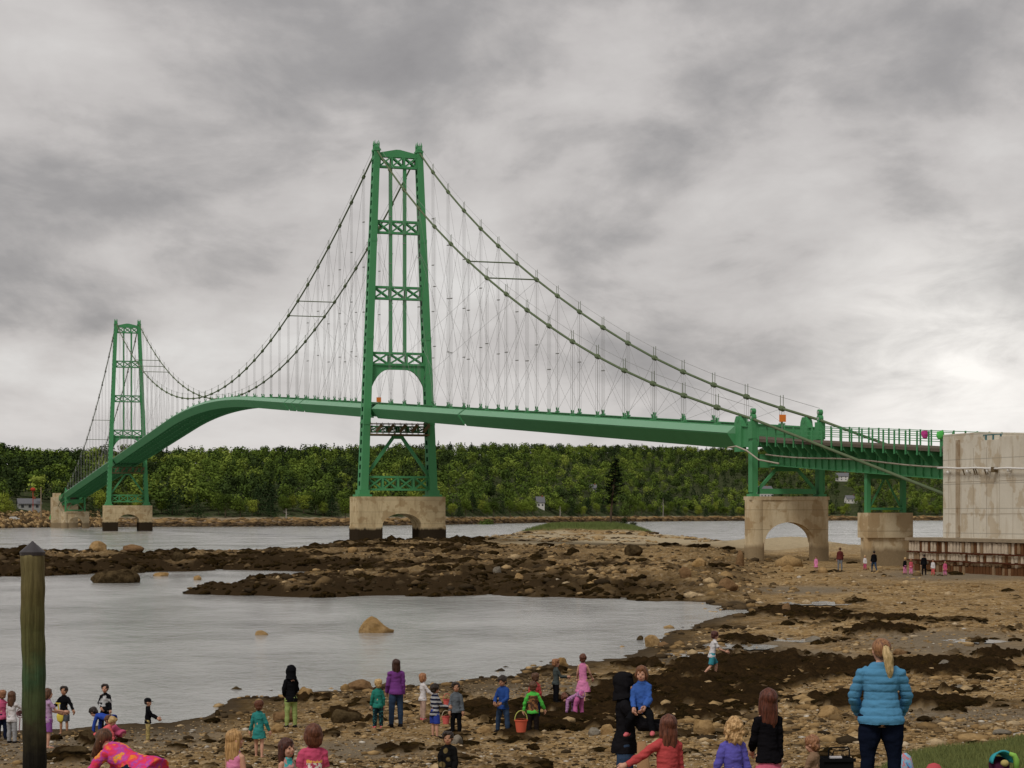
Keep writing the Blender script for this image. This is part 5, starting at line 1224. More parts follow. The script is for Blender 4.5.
# nearer figures, cut by the lower edge
P(235, 728, Yf=23.0, face=-35, lab='blond girl in a grey and pink sleeveless top at the bottom edge, looking right', top=cloth('grey_pink', (.42, .44, .50), 'camo', (.72, .24, .40), 4), bottom=NAVY, hair=hairm('golden', (.42, .22, .07), (.62, .38, .16)), hstyle='long', sleeve=0, headyaw=-30, shoes=SHD)
P(287, 738, Yf=23.2, face=-130, lab='girl with long dark hair and a bright patterned top beside the pink T-shirt', top=cloth('bright_swirl', (.75, .35, .30), 'camo', (.06, .45, .45), 9), bottom=NAVY, hair=hairm('dark_auburn', (.05, .018, .012)), hstyle='long', sleeve=0, shoes=SHD)
P(313, 722, Yf=22.5, face=18, lab='girl with a reddish brown bob in a pink T-shirt with a pale print', top=cloth('pink_print', (.66, .06, .16), 'print', (.83, .89)), bottom=NAVY, hair=HA, hstyle='bob', sleeve=.5, shoes=SHD, plump=1.1)
td, _, tp, *_ = P(141, 738, H=1.55, Heff=.86, Yf=23, face=62, adult=True, plump=1.3, lab='adult in a bright tie-dye jacket bending over at the bottom left', top=cloth('tie_dye', (.7, .1, .1), 'tiedye', (0, 0, 0), 9), bottom=JEAN2, hair=HB, hstyle='long', lean=66, hem='long', arms=((40, 8, 25, 4), (40, 8, 25, 4)), legs=((60, -40, 8), (60, -40, 8)), shoes=SHD)
P(733, 716, Yf=20.8, face=8, lab='small girl with curly blond hair in a violet-blue dress, back turned', top=VIOL, hem='long', hair=HC, hstyle='curly', bottom=VIOL, btype='leggings', arms=((4, 16, 8, 14), (4, 14, 8, 10)), shoes=SHP)
P(768, 687, Yf=22.5, face=15, lab='girl with long auburn hair, black cardigan and pink skirt', top=cloth('black_cardigan', (.010, .009, .011)), hem='hip', bottom=cloth('pink_skirt', (.80, .13, .24)), btype='skirt', hair=hairm('auburn_long', (.085, .026, .014), (.15, .045, .025)), hstyle='long', shoes=SHP, arms=((14, 6, 50, -10), (2, 6, 6, 2)))
P(668, 713, Yf=21.5, face=22, lab='girl in a red fleece jacket reaching out with a purple mitten', top=RED, bottom=NAVY, hair=hairm('brown_red', (.09, .03, .016)), hstyle='long', plump=1.15, arms=((25, 52, 25, 58), (4, 10, 8, 6)), shoes=SHD)
P(814, 751, H=.95, Heff=.58, Yf=22.5, face=60, lab='red-haired small child sitting low behind the black basket', top=cloth('tan_knit', (.30, .18, .10)), bottom=NAVY, hair=HR, hstyle='short', nod=15, legs=((85, 0, 8), (85, 0, 8)), arms=(FWD, FWD))
# the woman in the blue puffer jacket
def puff(c):
    z = c[:, 2]; r_ = np.abs(np.sin(z * math.pi / .078)); return (r_ ** .6 - .45) * .012 + (fbm(c[:, 0] * 14, c[:, 2] * 30, 3) - .5) * .014
P(881, 636, Yf=21.0, face=-6, adult=True, plump=1.32, lab='woman with a blonde ponytail in a light blue puffer jacket, seen from behind', top=cloth('puffer_blue', (.075, .30, .52), var=.08), bottom=cloth('navy_trouser', (.008, .012, .028)), hair=hairm('blonde_brown', (.20, .075, .035), (.40, .20, .09)), hstyle='pony', hem='hip', headyaw=18, arms=((16, 18, 42, -12), (16, 18, 42, -12)), shoes=SHD, topdisp=puff)
# hooded adult carrying a child
ad, adJ, adP, addz, _, _ = P(625, 663, Yf=24.0, face=-95, adult=True, lab='adult in a black hooded coat carrying a small child on one arm', top=cloth('black_coat', (.014, .013, .015)), hem='hip', bottom=JEAN, hood=cloth('black_hood', (.014, .013, .015)), shoes=SHD, arms=((40, 5, 88, -12), (40, 8, 85, -20)))
cx_, cy_, cz_ = adP
carr = P(650, 665, H=.92, pos=(cx_ + .18, cy_ - .2, cz_ + 1.0), face=165, lab='small child in a bright blue jacket held by the hooded adult', top=BLUE2, bottom=BLK, hair=hairm('brown_gold', (.12, .05, .022)), hstyle='bob', arms=((20, 8, 50, -16), (20, 8, 40, -14)), legs=((75, 10, 24), (60, -30, 20)), nod=8, shoes=SHP)[0]
carr.location.z = EYE - (666 - HY) * (cy_ - .2) / F - .92 * .992
m = MB(); m.tube([(0, 0, -.02), (.03, -.02, -.42), (.05, -.02, -.80)], [(.05, .02), (.085, .035), (.11, .04)], 10)
tw = m.build('towel', cloth('tan_towel', (.42, .23, .10)), None, True, label='tan towel hanging from the hooded adult in black', cat='towel'); tw.location = (cx_ + .17, cy_ - .3, cz_ + 1.02)
# tiny figures by the crib wall and pier
far_people = [(816, 556, 571, 170, 'pale child in pink seen against the right leg of the arched pier', PINKL, 'dress', cloth('nude_tights', (.52, .34, .26)), HB, 'bob', STAND),
 (840, 547, 571, 0, 'adult in a maroon jacket and grey trousers between the two piers', cloth('maroon', (.14, .03, .025)), 'hip', GREY, HB, 'short', STAND),
 (865, 555, 570, 175, 'small child in a white top and pink trousers in front of the squat pier', WHT, 'hip', PINK, HL, 'short', STAND),
 (874, 550, 572, 10, 'adult in a dark hooded jacket and jeans in front of the squat pier', BLK, 'hip', JEAN, HD, 'short', WALK),
 (905, 556, 573, 30, 'child in a black top and pink leggings at the left end of the rusty wall', BLK, 'hip', PINKL, HL, 'short', STAND),
 (911, 557, 573, -20, 'child all in rose pink beside the black-topped child at the rusty wall', ROSE, 'hip', PINKL, HR, 'bob', STAND),
 (924, 552, 573, 5, 'adult all in black in front of the rusty wall', BLK, 'hip', BLK, HD, 'short', STAND),
 (933, 556, 572, 170, 'child in a white top and red trousers next to the adult in black', WHT, 'hip', CORAL, HB, 'long', STAND),
 (945, 557, 572, 178, 'child in a hot pink outfit, rightmost person at the rusty wall', PINK, 'long', PINKL, HD, 'short', STAND)]
for a in far_people:
    px_, hr, fr_, fc, lab, tp_, hm, bt, hr_, hs_, lg = a; fx = None
    if px_ > 900: Yq = 158.5 - (px_ - 900) * .08; Xq = (px_ - CX) * Yq / F; fx = (Xq, Yq, g1(Xq, Yq))
    P(px_, hr, fr_, pos=fx, H=(fr_ - hr) * 160 / F if fx else None, face=fc, lab=lab, top=tp_, hem=hm, bottom=bt, hair=hr_, hstyle=hs_, legs=lg, adult=(fr_ - hr) > 20, shoes=SHD, btype='leggings' if hm == 'dress' else 'pants')
# ------------------------------------------------------------------ post, buckets and small things
def mat_post():
    t = NT('weathered_post_wood'); v = t.coord(); sep = t.n('ShaderNodeSeparateXYZ'); t.l(v, sep.inputs[0]); g = t.noise(t.mapping(v, (22, 22, 1.2)), 1, 6, .7); n = t.noise(v, 3, 5, .65)
    zz = t.math('ADD', sep.outputs[2], t.math('MULTIPLY', t.math('SUBTRACT', n, .5), .95))
    c = t.ramp(t.math('DIVIDE', zz, 3.3), [(0, (.008, .007, .006)), (.20, (.014, .012, .008)), (.30, (.045, .040, .020)), (.40, (.075, .10, .04)), (.50, (.055, .105, .048)), (.60, (.10, .105, .038)), (.78, (.14, .12, .045)), (1, (.20, .165, .075))])
    c = t.mix(t.ramp(g, [(.42, 0), (.62, .65)]), c, t.mix(1.0, c, (.32, .30, .28), 'MULTIPLY')); t.col(c); t.rough(.85); t.spec(.15); t.bump(t.math('ADD', g, n), 1.0, .02); return t.m
Yp = 26.0; Xp = (32.5 - CX) * Yp / F; Zp = g1(Xp, Yp); topz = EYE - (553 - HY) * Yp / F; hgt = topz - Zp
post = empty('mooring_post', (Xp, Yp, Zp), label='thick weathered wooden post with a grey cone cap in the left foreground', cat='post')
m = MB(); nr = 60; m.tube([(.035 * (1 - i / nr) + .004 * math.sin(i * .37), .003 * math.sin(i * .5), -.6 + (hgt + .6) * i / nr) for i in range(nr + 1)], [.147 - .005 * i / nr + .003 * math.sin(i * 1.1) for i in range(nr + 1)], 48)
m.V = [tuple(Vector(v_) * 1.0 + (Vector((v_[0], v_[1], 0)).normalized() * (float(fbm(np.array([math.atan2(v_[1], v_[0]) * 6.0]), np.array([v_[2] * .8]), 3)[0]) - .5) * .022)) for v_ in m.V]

o = m.build('shaft', mat_post(), post, True)
m = MB(); m.tube([(0, 0, hgt - .03), (0, 0, hgt + .012), (0, 0, hgt + .03), (0, 0, hgt + .135), (0, 0, hgt + .15)], [.150, .158, .14, .02, .004], 24); m.build('cap', mat_plain('dark_cap_lead', (.045, .04, .042), .45, .4, var=.3), post)
def bucket(pxx, row, sz, lab, c, handle=(.6, .62, .12), z=None, Yo=None):
    X, Y, Z = hit(pxx, row) if Yo is None else ((pxx - CX) * Yo / F, Yo, 0); 
    if Yo is not None: Z = EYE - (row - HY) * Yo / F
    r_ = empty('bucket', (X, Y, Z), R(20), label=lab, cat='bucket'); m = MB(); n = 20
    m.tube([(0, 0, 0), (0, 0, sz), (0, 0, sz), (0, 0, sz * .05)], [sz * .36, sz * .52, sz * .49, sz * .34], n, False); m.tube([(0, 0, .004), (0, 0, .012)], [sz * .36, sz * .36], n); m.build('tub', cloth('toy_' + c[0], c[1], var=.05), r_)
    m = MB(); m.tube([(0, 0, sz * .93), (0, 0, sz * 1.0)], [sz * .56, sz * .56], n, False); m.tube([(0, 0, sz * .90), (0, 0, sz * 1.02)], [sz * .545, sz * .545], n, False); m.build('rim', cloth('toy_' + c[0], c[1], var=.05), r_)
    m = MB(); m.tube([(math.cos(a) * sz * .54, 0, sz * .98 + math.sin(a) * sz * .75) for a in [math.pi * i / 10 for i in range(11)]], sz * .035, 6); m.build('handle', cloth('handle_%d' % int(handle[0] * 100), handle, var=.05), r_); return r_
bucket(521, 732, .26, 'orange-red toy bucket with a yellow-green handle carried by the neon-sleeved boy', ('orange_red', (.85, .13, .05)), Yo=44.2)
bucket(447, 707, .17, 'small coral toy bucket between the striped boy and the grey sweater', ('coral', (.85, .13, .11)), (.8, .15, .12), Yo=46.2)
bucket(446, 724, .17, 'lower coral toy bucket with a pale handle by the striped boy', ('coral', (.85, .13, .11)), (.7, .6, .4), Yo=45.6)
# yellow shovel held by the girl at the post
Y = 44.0; X = (59.5 - CX) * Y / F; Z = EYE - (718 - HY) * Y / F; sv = empty('toy_shovel', (X, Y, Z), 0, label='bright yellow toy shovel held by the girl beside the post', cat='shovel')
m = MB(); m.tube([(-.03, 0, .30), (0, 0, .06)], .013, 8); m.tube([(-.08, 0, .31), (.02, 0, .30)], .014, 8); m.build('handle', cloth('toy_yellow', (.80, .62, .04), var=.05), sv)
m = MB(); m.tube([(0, 0, .10), (.01, 0, .04), (.015, -.01, -.05), (.02, 0, -.10)], [(.05, .012), (.075, .016), (.06, .014), (.015, .008)], 12); m.build('blade', cloth('toy_yellow', (.80, .62, .04), var=.05), sv, True)
# pale pink toy net held by the girl left of the post
Y = 45.5; X = (20 - CX) * Y / F; Z = EYE - (716 - HY) * Y / F; nt2 = empty('hand_net', (X, Y, Z), 0, label='pale pink toy net beside the girl with long brown hair', cat='net')
m = MB(); m.tube([(math.cos(a) * .075, 0, math.sin(a) * .10 + .06) for a in [2 * math.pi * i / 16 for i in range(17)]], .009, 6); m.tube([(0, 0, -.04), (-.02, 0, -.34)], .011, 6); m.build('frame', cloth('net_pink', (.75, .35, .38)), nt2)
m = MB(); m.tube([(0, .0, .06), (0, .05, .05), (0, .12, .02)], [.07, .05, .01], 10, False); m.build('mesh_bag', cloth('net_mesh', (.6, .35, .35)), nt2)
# black basket / wagon
Y = 24.0; X = (836 - CX) * Y / F; Z = EYE - (766 - HY) * Y / F - .19; Zg = g1(X, Y)
bk = empty('carry_crate', (X, Y, Zg), R(6), label='black open carrying crate with a raised handle at the bottom edge', cat='crate'); dz = Z - Zg + .02; BKM = cloth('black_plastic', (.012, .012, .013), var=.1)
m = MB(); w_, d_, h_ = .17, .14, .27; z0 = max(.0, dz); zt_ = z0 + h_
m.box(-w_, w_, -d_, d_, 0, z0 + .02); m.box(-w_, w_, -d_, -d_ + .015, z0 + .02, zt_); m.box(-w_, w_, d_ - .015, d_, z0 + .02, zt_); m.box(-w_, -w_ + .015, -d_ + .015, d_ - .015, z0 + .02, zt_); m.box(w_ - .015, w_, -d_ + .015, d_ - .015, z0 + .02, zt_); m.box(-w_ - .02, w_ + .02, -d_ - .02, -d_ - .002, zt_ - .035, zt_ + .004); m.build('box', BKM, bk)
m = MB(); m.tube([(-.10, -.05, zt_ - .05), (-.10, -.05, zt_ + .09), (-.085, -.05, zt_ + .115), (.125, -.05, zt_ + .12), (.14, -.05, zt_ + .10), (.145, -.05, zt_ - .05)], .009, 8); m.tube([(-.07, .02, zt_ - .05), (-.02, .02, zt_ + .07), (.09, .02, zt_ + .07), (.14, -.04, zt_ + .1)], .008, 6); m.build('handle', BKM, bk)
m = MB(); m.box(-.08, .06, -.04, .03, zt_ - .03, zt_ + .012); m.build('folded_cloth', WHT, bk)
# small bright things by the grass
Y = 24.2; X = (905 - CX) * Y / F; Z = EYE - (768 - HY) * Y / F; Zg = g1(X, Y); bg_ = empty('backpack', (X, Y, Zg), R(-15), label='small flowery child backpack standing right of the woman in blue', cat='backpack'); top_ = EYE - (753 - HY) * Y / F - Zg
m = MB(); m.tube([(0, 0, 0), (0, 0, .05), (0, 0, top_ * .6), (0, 0, top_ - .04), (0, 0, top_)], [(.07, .05), (.10, .07), (.10, .07), (.07, .05), (.02, .02)], 16); m.build('bag', cloth('flower_bag', (.70, .22, .26), 'camo', (.25, .45, .60), 30), bg_, True)
m = MB(); m.tube([(.02, -.05, top_ * .75), (.09, -.10, top_ * .55), (.07, -.08, top_ * .2)], .012, 6); m.build('strap', cloth('blue_strap', (.1, .3, .6)), bg_)
Y = 24.0; X = (934 - CX) * Y / F; Zg = g1(X, Y); top_ = EYE - (763 - HY) * Y / F - Zg; hb = empty('sun_hat', (X, Y, Zg), 0, label='red child hat on a low bundle at the bottom edge', cat='hat')
m = MB(); m.tube([(0, 0, 0), (0, 0, top_ - .1), (0, 0, top_ - .09), (0, 0, top_ - .06), (0, 0, top_ - .015), (0, 0, top_)], [.07, .08, .11, .09, .06, .01], 18); m.build('crown', cloth('hat_red', (.62, .07, .09)), hb, True); m = MB(); m.tube([(0, 0, top_ - .10), (0, 0, top_ - .085)], [.13, .125], 18); m.build('brim', cloth('hat_red', (.62, .07, .09)), hb)
Y = 23.6; X = (1000 - CX) * Y / F; Zg = g1(X, Y); top_ = EYE - (751 - HY) * Y / F - Zg; cs = empty('child_seat', (X, Y, Zg), R(15), label='turquoise hooded child carrier with lime green trim on the grass, bottom right', cat='child carrier')
m = MB(); n = 14; V_ = []
for j in range(4):
    for i in range(n + 1):
        a = math.pi * (i / n); V_.append((math.cos(a) * .125 * (1 - .12 * j), -.08 + j * .05, top_ - .13 + math.sin(a) * .13 * (1 - .12 * j)))
m.add(V_, [(j * (n + 1) + i, j * (n + 1) + i + 1, (j + 1) * (n + 1) + i + 1, (j + 1) * (n + 1) + i) for j in range(3) for i in range(n)]); cm = m.mesh('canopy', True); oc = link_mesh('canopy', cm, cloth('turquoise', (.02, .42, .48), var=.1), cs); sd_ = oc.modifiers.new('t', 'SOLIDIFY'); sd_.thickness = .02
m = MB(); m.tube([(0, .02, 0), (0, .02, top_ - .14), (0, .0, top_ - .11)], [(.11, .1), (.12, .1), (.10, .08)], 14); m.build('seat', cloth('dark_plum', (.07, .015, .04)), cs, True)
m = MB(); m.tube([(.07, -.09, top_ - .02), (.12, -.1, top_ - .04), (.15, -.1, top_ - .10), (.145, -.1, top_ - .22)], [.02, .03, .035, .03], 10); m.build('trim', cloth('lime_trim', (.30, .62, .08)), cs, True)
m = MB(); m.ell((.02, -.07, top_ - .13), (.05, .04, .04), 10, 8); m.build('padding', cloth('yellow_pad', (.65, .5, .15)), cs, True)

# bits seen over the approach rail
for tt, c, lab in ((tA + 4.4, (.62, .03, .28), 'pink jacket hung over the approach railing'), (tA + 1.9, (.10, .62, .10), 'bright green jacket hung over the approach railing')):
    p = B(tt, -3.5, zroad(tt) + 1.32); m = MB(); m.tube([p + Vector((0, 0, .12)), p + Vector((.03, -.04, -.2)), p + Vector((0, -.03, -.55))], [(.26, .10), (.34, .12), (.2, .08)], 12)
    mj = remeshed(m, 'hung_jacket', .05, 1, lambda c_: (fbm(c_[:, 0] * 3, c_[:, 2] * 3, 3) - .5) * .12); link_mesh('hung_jacket', mj, cloth('hung_%d' % int(c[0] * 100), c), label=lab, cat='jacket')

# ------------------------------------------------------------------ houses and works on the far shore
HW = mat_plain('house_white', (.62, .60, .56), .8, var=.08); HRF = mat_plain('roof_grey', (.16, .16, .17), .8); GLS = mat_plain('window_dark', (.03, .035, .04), .2, .5, var=0)
def house(pxx, rbase, w_, d_, h_, rise, rot, lab, wall=HW, wins=3, Y=None, s=None):
    if Y is None:
        D0 = float(shoreD(pxx)); Ys = np.linspace(D0 + 5, D0 * 1.7, 900); zr_ = EYE - (rbase - HY) * Ys / F; zf = far_z((pxx - CX) * Ys / F, Ys); i = int(np.argmax(zf >= zr_)); Y = float(Ys[i])
    X = (pxx - CX) * Y / F; Z = float(far_z(np.array([X]), np.array([Y]))[0])
    r_ = empty('house', (X, Y, Z - .3), R(rot), label=lab, cat='house')
    m = MB(); m.box(-w_ / 2, w_ / 2, -d_ / 2, d_ / 2, -3, h_); m.prism([(-d_ / 2, h_), (d_ / 2, h_), (0, h_ + rise)], (-w_ / 2, 0, 0), (w_ / 2, 0, 0), (0, 1, 0), (0, 0, 1)); m.build('wall', wall, r_)
    rf = empty('roof'); rf.parent = r_; m = MB()
    for s_ in (-1, 1): m.bar((0, s_ * (d_ / 2 + .4), h_ - .25), (0, -s_ * .05, h_ + rise + .12), w_ + .9, .2, (0, 0, 1)) if False else m.hexa([(-w_ / 2 - .5, s_ * (d_ / 2 + .45), h_ - .35), (w_ / 2 + .5, s_ * (d_ / 2 + .45), h_ - .35), (w_ / 2 + .5, 0, h_ + rise + .02), (-w_ / 2 - .5, 0, h_ + rise + .02), (-w_ / 2 - .5, s_ * (d_ / 2 + .45), h_ - .1), (w_ / 2 + .5, s_ * (d_ / 2 + .45), h_ - .1), (w_ / 2 + .5, 0, h_ + rise + .28), (-w_ / 2 - .5, 0, h_ + rise + .28)])
    bpy.data.objects.remove(rf); rf = m.build('roof', HRF, r_); m = MB(); m.box(w_ * .2, w_ * .2 + .9, -.4, .5, h_ + rise * .5, h_ + rise + 1.1); m.build('chimney', mat_plain('brick', (.25, .10, .06)), rf)
    for i in range(wins):
        x = -w_ / 2 + w_ * (i + .5) / wins
        for z in ((h_ * .25, h_ * .68) if h_ > 4.5 else (h_ * .4,)):
            m = MB(); m.box(x - .55, x + .55, -d_ / 2 - .06, -d_ / 2 - .003, z, z + 1.2); wn_ = m.build('window', GLS, r_)
    m = MB(); m.box(-w_ / 2 - .06, -w_ / 2 - .003, -.6, .6, .3, 2.3); m.build('door', GLS, r_); return r_
house(764, 498, 15, 11, 7.5, 4.0, 25, 'white house among trees behind the arched pier, seen under the end bent', wins=4)
house(540, 508, 5.2, 5.2, 4.2, 3.6, 10, 'small pale pavilion with a pointed dark roof left of the lone pine', wins=2)
house(842, 481, 14, 9, 5.5, 3.5, -15, 'pale house high on the wooded hill behind the approach span', wins=3)
house(851, 503, 11, 8, 4.5, 3, 10, 'grey-white house low on the far shore between the two right piers', wins=3)
house(29, 510, 9, 6, 3.0, 1.8, 20, 'pale grey low house on the far left shore above the bridge works', wall=mat_plain('house_grey', (.36, .36, .34), .8), wins=3)
house(593, 494, 5, 5, 5, 2.5, 0, 'small white house front glimpsed in the wood right of the pine', wins=2)
def far_at(pxx, s):
    Y = float(shoreD(pxx)) + s; X = (pxx - CX) * Y / F; return X, Y, float(far_z(np.array([X]), np.array([Y]))[0])
X, Y, Z = far_at(41, 22); m = MB(); m.tube([(X, Y, Z - 1), (X, Y, Z + 13.5)], [.28, .2], 8); pl = m.build('utility_pole', mat_plain('pole_wood', (.28, .22, .15), .9), None, label='plain wooden pole on the far left shore near the end of the bridge', cat='pole')
X, Y, Z = far_at(33, 50); m = MB(); m.ell((X, Y, Z + 9.5), (1.1, .8, .8), 12, 8); m.tube([(X, Y, Z), (X, Y, Z + 9.6)], [.15, .15], 6); m.build('red_marker', cloth('marker_red', (.55, .05, .02)), None, label='red round marker on a mast over the white far left house', cat='marker')
X, Y, Z = far_at(57, 10); ex = empty('work_barge', (X, Y, Z), R(15), label='bright green work machine with a jib on the far left shore', cat='machine'); GM = mat_plain('machine_green', (.03, .42, .12), .5)
m = MB(); m.box(-3, 3, -1.5, 1.5, .4, 2.4); m.hexa([(-2.8, -1.3, 2.403), (0, -1.3, 2.403), (0, 1.3, 2.403), (-2.8, 1.3, 2.403), (-2.4, -1.1, 4.2), (-.3, -1.1, 4.2), (-.3, 1.1, 4.2), (-2.4, 1.1, 4.2)]); m.build('body', GM, ex)
m = MB(); m.bar((1, 0, 2.2), (4.5, 0, 3.6), .5, .6); m.bar((4.5, 0, 3.6), (6.4, 0, .8), .4, .5); m.build('boom', GM, ex)
for s_ in (-1, 1): m = MB(); m.tube([(-2.6, s_ * 1.6, .7), (2.6, s_ * 1.6, .7)], .6, 8); m.build('track', BLK, ex)
for i, (pxx, s_, a_, nm_) in enumerate(((14, 16, .9, 'pale car parked on the far left shore below the white house'), (36, 14, .8, 'brown car parked on the far left shore beside the pole'))):
    X, Y, Z = far_at(pxx, s_); cr = empty('parked_car', (X, Y, Z + .15), R(10), label=nm_, cat='car'); cm_ = mat_plain(('car_pale', 'car_brown')[i], ((.6, .6, .58), (.2, .09, .05))[i], .35, .5)
    m = MB(); m.prism([(-2.2, .3), (2.2, .3), (2.2, .85), (1.3, .95), (.7, 1.5), (-1.2, 1.5), (-1.9, .95), (-2.2, .9)], (0, -.85, 0), (0, .85, 0), (1, 0, 0), (0, 0, 1)); m.build('body', cm_, cr)
    for x in (-1.35, 1.35):
        for y in (-.85, .85): m = MB(); m.tube([(x, y - .1, .33), (x, y + .1, .33)], .33, 12); m.build('wheel', BLK, cr)
# heaps of blasted rock on the far left shore
rr = np.random.default_rng(77); n = 1500; pxs = rr.uniform(-20, 100, n); s_ = rr.uniform(0, 46, n); Yf = np.interp(pxs, [-400, 0, 60, 130, 250], [700, 800, 850, 880, 900]) + s_; Xf = (pxs - CX) * Yf / F; Zf = far_z(Xf, Yf)
Vs = []; Fs = []; tn = []; off = 0
for i in range(n):
    P_, F_ = PEB[i % 10]; s2 = rr.uniform(.4, 1.7); Vs.append(P_ * s2 + np.array([Xf[i], Yf[i], Zf[i] + .2])); Fs.append(F_ + off); off += len(P_); tn.append(np.full(len(P_), rr.uniform(.08, .72)))
me = mesh_np('rubble', np.concatenate(Vs), np.concatenate(Fs)); at = me.attributes.new('tint', 'FLOAT', 'POINT'); at.data.foreach_set('value', np.concatenate(tn).astype(np.float32)); link_mesh('shore_rubble', me, STONE, label='brown and pale broken rock heaped on the far left shore under the bridge end', cat='rubble', kind='stuff')
# pale rocks along the rest of the far shore
n = 3000; pxs = rr.uniform(100, 1040, n); s_ = rr.uniform(-2, 24, n); D_ = shoreD(pxs); Yf = D_ + s_; Xf = (pxs - CX) * Yf / F; Zf = far_z(Xf, Yf); Vs = []; Fs = []; tn = []; off = 0
for i in range(n):
    P_, F_ = PEB[i % 10]; s2 = rr.uniform(.5, 1.6) * D_[i] / 1000; Vs.append(P_ * np.array([s2 * 1.6, s2, s2 * .6]) + np.array([Xf[i], Yf[i], Zf[i]])); Fs.append(F_ + off); off += len(P_); tn.append(np.full(len(P_), rr.uniform(.05, .32) if s_[i] < 9 else rr.uniform(.2, .62)))
me = mesh_np('shore_rocks', np.concatenate(Vs), np.concatenate(Fs)); at = me.attributes.new('tint', 'FLOAT', 'POINT'); at.data.foreach_set('value', np.concatenate(tn).astype(np.float32)); link_mesh('shore_rocks', me, STONE, label='rocks lining the far shore below the wood', cat='rocks', kind='stuff')

# shallow pools left on the beach by the tide
for i, (pxx, row, wp, hp) in enumerate(((742, 646, 70, 7), (700, 655, 60, 5), (800, 640, 60, 4), (975, 642, 60, 4), (820, 604, 70, 4))):
    X0, Y0, Z0 = hit(pxx, row, 45); rx = wp * Y0 / F / 2; ry = hp * Y0 * Y0 / (EYE - Z0) / F / 2; n = 40
    zz_ = float(np.median(ground(X0 + np.linspace(-rx, rx, 15), np.full(15, Y0)))) + .015
    Vp = [(X0 + math.cos(2 * math.pi * k / n) * rx * (1 + .25 * math.sin(3 * k * .7 + i)), Y0 + math.sin(2 * math.pi * k / n) * ry * (1 + .2 * math.cos(5 * k * .5 + i)), zz_) for k in range(n)]
    MB().add(Vp, [tuple(range(n))]).build('tide_pool', MW, None, kind='structure')
# ------------------------------------------------------------------ sky, light, camera
w = bpy.data.worlds.new('World'); scene.world = w; w.use_nodes = True; nt = w.node_tree; nt.nodes.clear()
N_ = nt.nodes.new; L_ = nt.links.new
out = N_('ShaderNodeOutputWorld'); bg = N_('ShaderNodeBackground'); L_(bg.outputs[0], out.inputs[0])
sky = N_('ShaderNodeTexSky'); sky.sky_type = 'NISHITA'; sky.sun_disc = False; SUN_EL, SUN_AZ = R(52), R(35)
sky.sun_elevation = SUN_EL; sky.sun_rotation = SUN_AZ; sky.air_density = 1; sky.dust_density = 3
tc = N_('ShaderNodeTexCoord'); sp = N_('ShaderNodeSeparateXYZ'); L_(tc.outputs['Generated'], sp.inputs[0])
def wm(op, a, b=0.0, clamp=False):
    x = N_('ShaderNodeMath'); x.operation = op; x.use_clamp = clamp
    for i, v in enumerate((a, b)):
        if hasattr(v, 'is_linked'): L_(v, x.inputs[i])
        else: x.inputs[i].default_value = v
    return x.outputs[0]
# cloud deck seen in perspective: direction divided by its height
zz = wm('ADD', wm('MAXIMUM', sp.outputs[2], 0.0), .20)
cu = wm('DIVIDE', sp.outputs[0], zz); cv = wm('DIVIDE', sp.outputs[1], zz)
cb = N_('ShaderNodeCombineXYZ'); L_(cu, cb.inputs[0]); L_(cv, cb.inputs[1])
def wn(scale, detail, rough, loc=(0, 0, 0), sc=(1, 1, 1), dist=0.0):
    mp = N_('ShaderNodeMapping'); L_(cb.outputs[0], mp.inputs[0]); mp.inputs['Location'].default_value = loc; mp.inputs['Scale'].default_value = sc
    x = N_('ShaderNodeTexNoise'); L_(mp.outputs[0], x.inputs['Vector']); x.inputs['Scale'].default_value = scale; x.inputs['Detail'].default_value = detail
    x.inputs['Roughness'].default_value = rough; x.inputs['Distortion'].default_value = dist; return x.outputs[0]
n1 = wn(1.9, 9, .54, (3.1, .7, 0), (1.0, .62, 1), .3); n2 = wn(.7, 4, .5, (1.2, 4.4, 2), (.55, 1.0, 1), .2); n3 = wn(6.0, 8, .6, (7, 1, 0), (1, .65, 1), .4)
f = wm('ADD', wm('ADD', wm('MULTIPLY', n1, .62), wm('MULTIPLY', n2, .34)), wm('MULTIPLY', n3, .15))
rp = N_('ShaderNodeValToRGB'); L_(f, rp.inputs[0]); e = rp.color_ramp.elements
while len(e) < 6: e.new(.5)
for i, (p, c) in enumerate([(.44, (.275, .262, .262)), (.50, (.345, .330, .326)), (.54, (.44, .418, .408)), (.57, (.525, .498, .484)), (.615, (.59, .563, .546)), (.70, (.70, .68, .66))]):
    e[i].position = p; e[i].color = (*c, 1)
f = wm('SUBTRACT', f, wm('MULTIPLY', wm('SMOOTH_MIN', wm('MAXIMUM', wm('SUBTRACT', sp.outputs[2], .15), 0.0), .06), .5))
for l_ in list(rp.inputs[0].links): nt.links.remove(l_)
L_(f, rp.inputs[0])
# the cloud base is brighter low over the horizon
hz = N_('ShaderNodeMapRange'); L_(sp.outputs[2], hz.inputs[0]); hz.inputs[1].default_value = .005; hz.inputs[2].default_value = .085; hz.inputs[3].default_value = .75; hz.inputs[4].default_value = 0; hz.interpolation_type = 'SMOOTHSTEP'
mx = N_('ShaderNodeMix'); mx.data_type = 'RGBA'; L_(hz.outputs[0], mx.inputs['Factor']); L_(rp.outputs[0], mx.inputs['A']); mx.inputs['B'].default_value = (.76, .73, .71, 1)
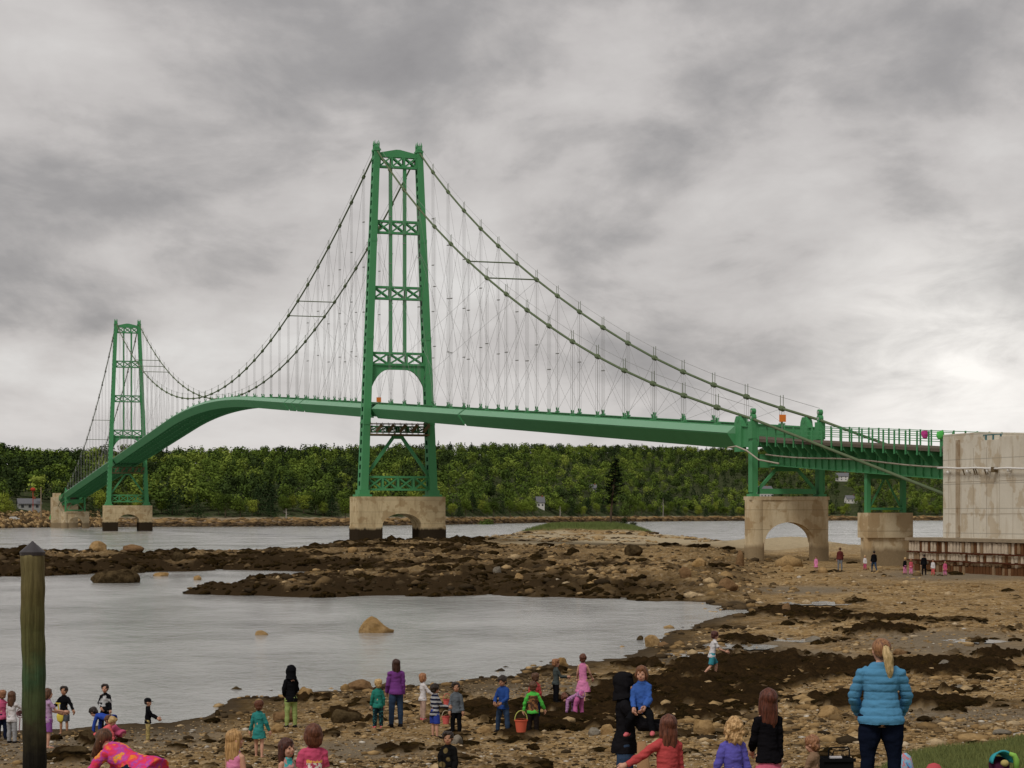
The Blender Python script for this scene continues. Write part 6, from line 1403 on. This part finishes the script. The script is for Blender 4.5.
# break in the cloud to the lower right
vd = N_('ShaderNodeVectorMath'); vd.operation = 'DISTANCE'; nrm = N_('ShaderNodeVectorMath'); nrm.operation = 'NORMALIZE'; L_(tc.outputs['Generated'], nrm.inputs[0]); L_(nrm.outputs[0], vd.inputs[0])
gd = Vector(((955 - CX) / F, 1, (HY - 375) / F)).normalized(); vd.inputs[1].default_value = gd
gl = N_('ShaderNodeMapRange'); L_(vd.outputs['Value'], gl.inputs[0]); gl.inputs[1].default_value = 0; gl.inputs[2].default_value = .10; gl.inputs[3].default_value = 1; gl.inputs[4].default_value = 0; gl.interpolation_type = 'SMOOTHSTEP'
gf = wm('MULTIPLY', gl.outputs[0], wm('MULTIPLY', wm('ADD', n3, .0), 1.6), True)
mx2 = N_('ShaderNodeMix'); mx2.data_type = 'RGBA'; L_(gf, mx2.inputs['Factor']); L_(mx.outputs['Result'], mx2.inputs['A']); mx2.inputs['B'].default_value = (1.0, .965, .92, 1)
# overcast: the cloud hides nearly all of the blue sky
sc = N_('ShaderNodeVectorMath'); sc.operation = 'SCALE'; L_(mx2.outputs['Result'], sc.inputs[0]); sc.inputs['Scale'].default_value = 10.5
mx3 = N_('ShaderNodeMix'); mx3.data_type = 'RGBA'; mx3.inputs['Factor'].default_value = .95; L_(sky.outputs[0], mx3.inputs['A']); L_(sc.outputs[0], mx3.inputs['B'])
L_(mx3.outputs['Result'], bg.inputs[0]); bg.inputs[1].default_value = .1
sl = bpy.data.lights.new('sun', 'SUN'); sl.energy = 1.6; sl.angle = R(16); sl.color = (1, .965, .91); so = bpy.data.objects.new('sun', sl); COL.objects.link(so)
sdir = Vector((math.sin(SUN_AZ_) * math.cos(SUN_EL), math.cos(SUN_AZ_) * math.cos(SUN_EL), math.sin(SUN_EL))) if (SUN_AZ_ := R(-150)) else None
sky.sun_rotation = SUN_AZ_ % (2 * math.pi)
so.rotation_euler = sdir.to_track_quat('Z', 'Y').to_euler()
cam = bpy.data.cameras.new('camera'); co = bpy.data.objects.new('camera', cam); COL.objects.link(co); scene.camera = co
co.location = (0, 0, EYE); co.rotation_euler = (R(90), 0, 0); cam.sensor_width = 36; cam.lens = F / 1024 * 36; cam.shift_y = (HY - 384) / 1024
cam.clip_start = .5; cam.clip_end = 20000
vs_ = scene.view_settings; vs_.view_transform = 'Standard'; vs_.look = 'None'; vs_.exposure = 0; vs_.gamma = 1; vs_.use_curve_mapping = False
scene.render.resolution_x = 1024; scene.render.resolution_y = 768
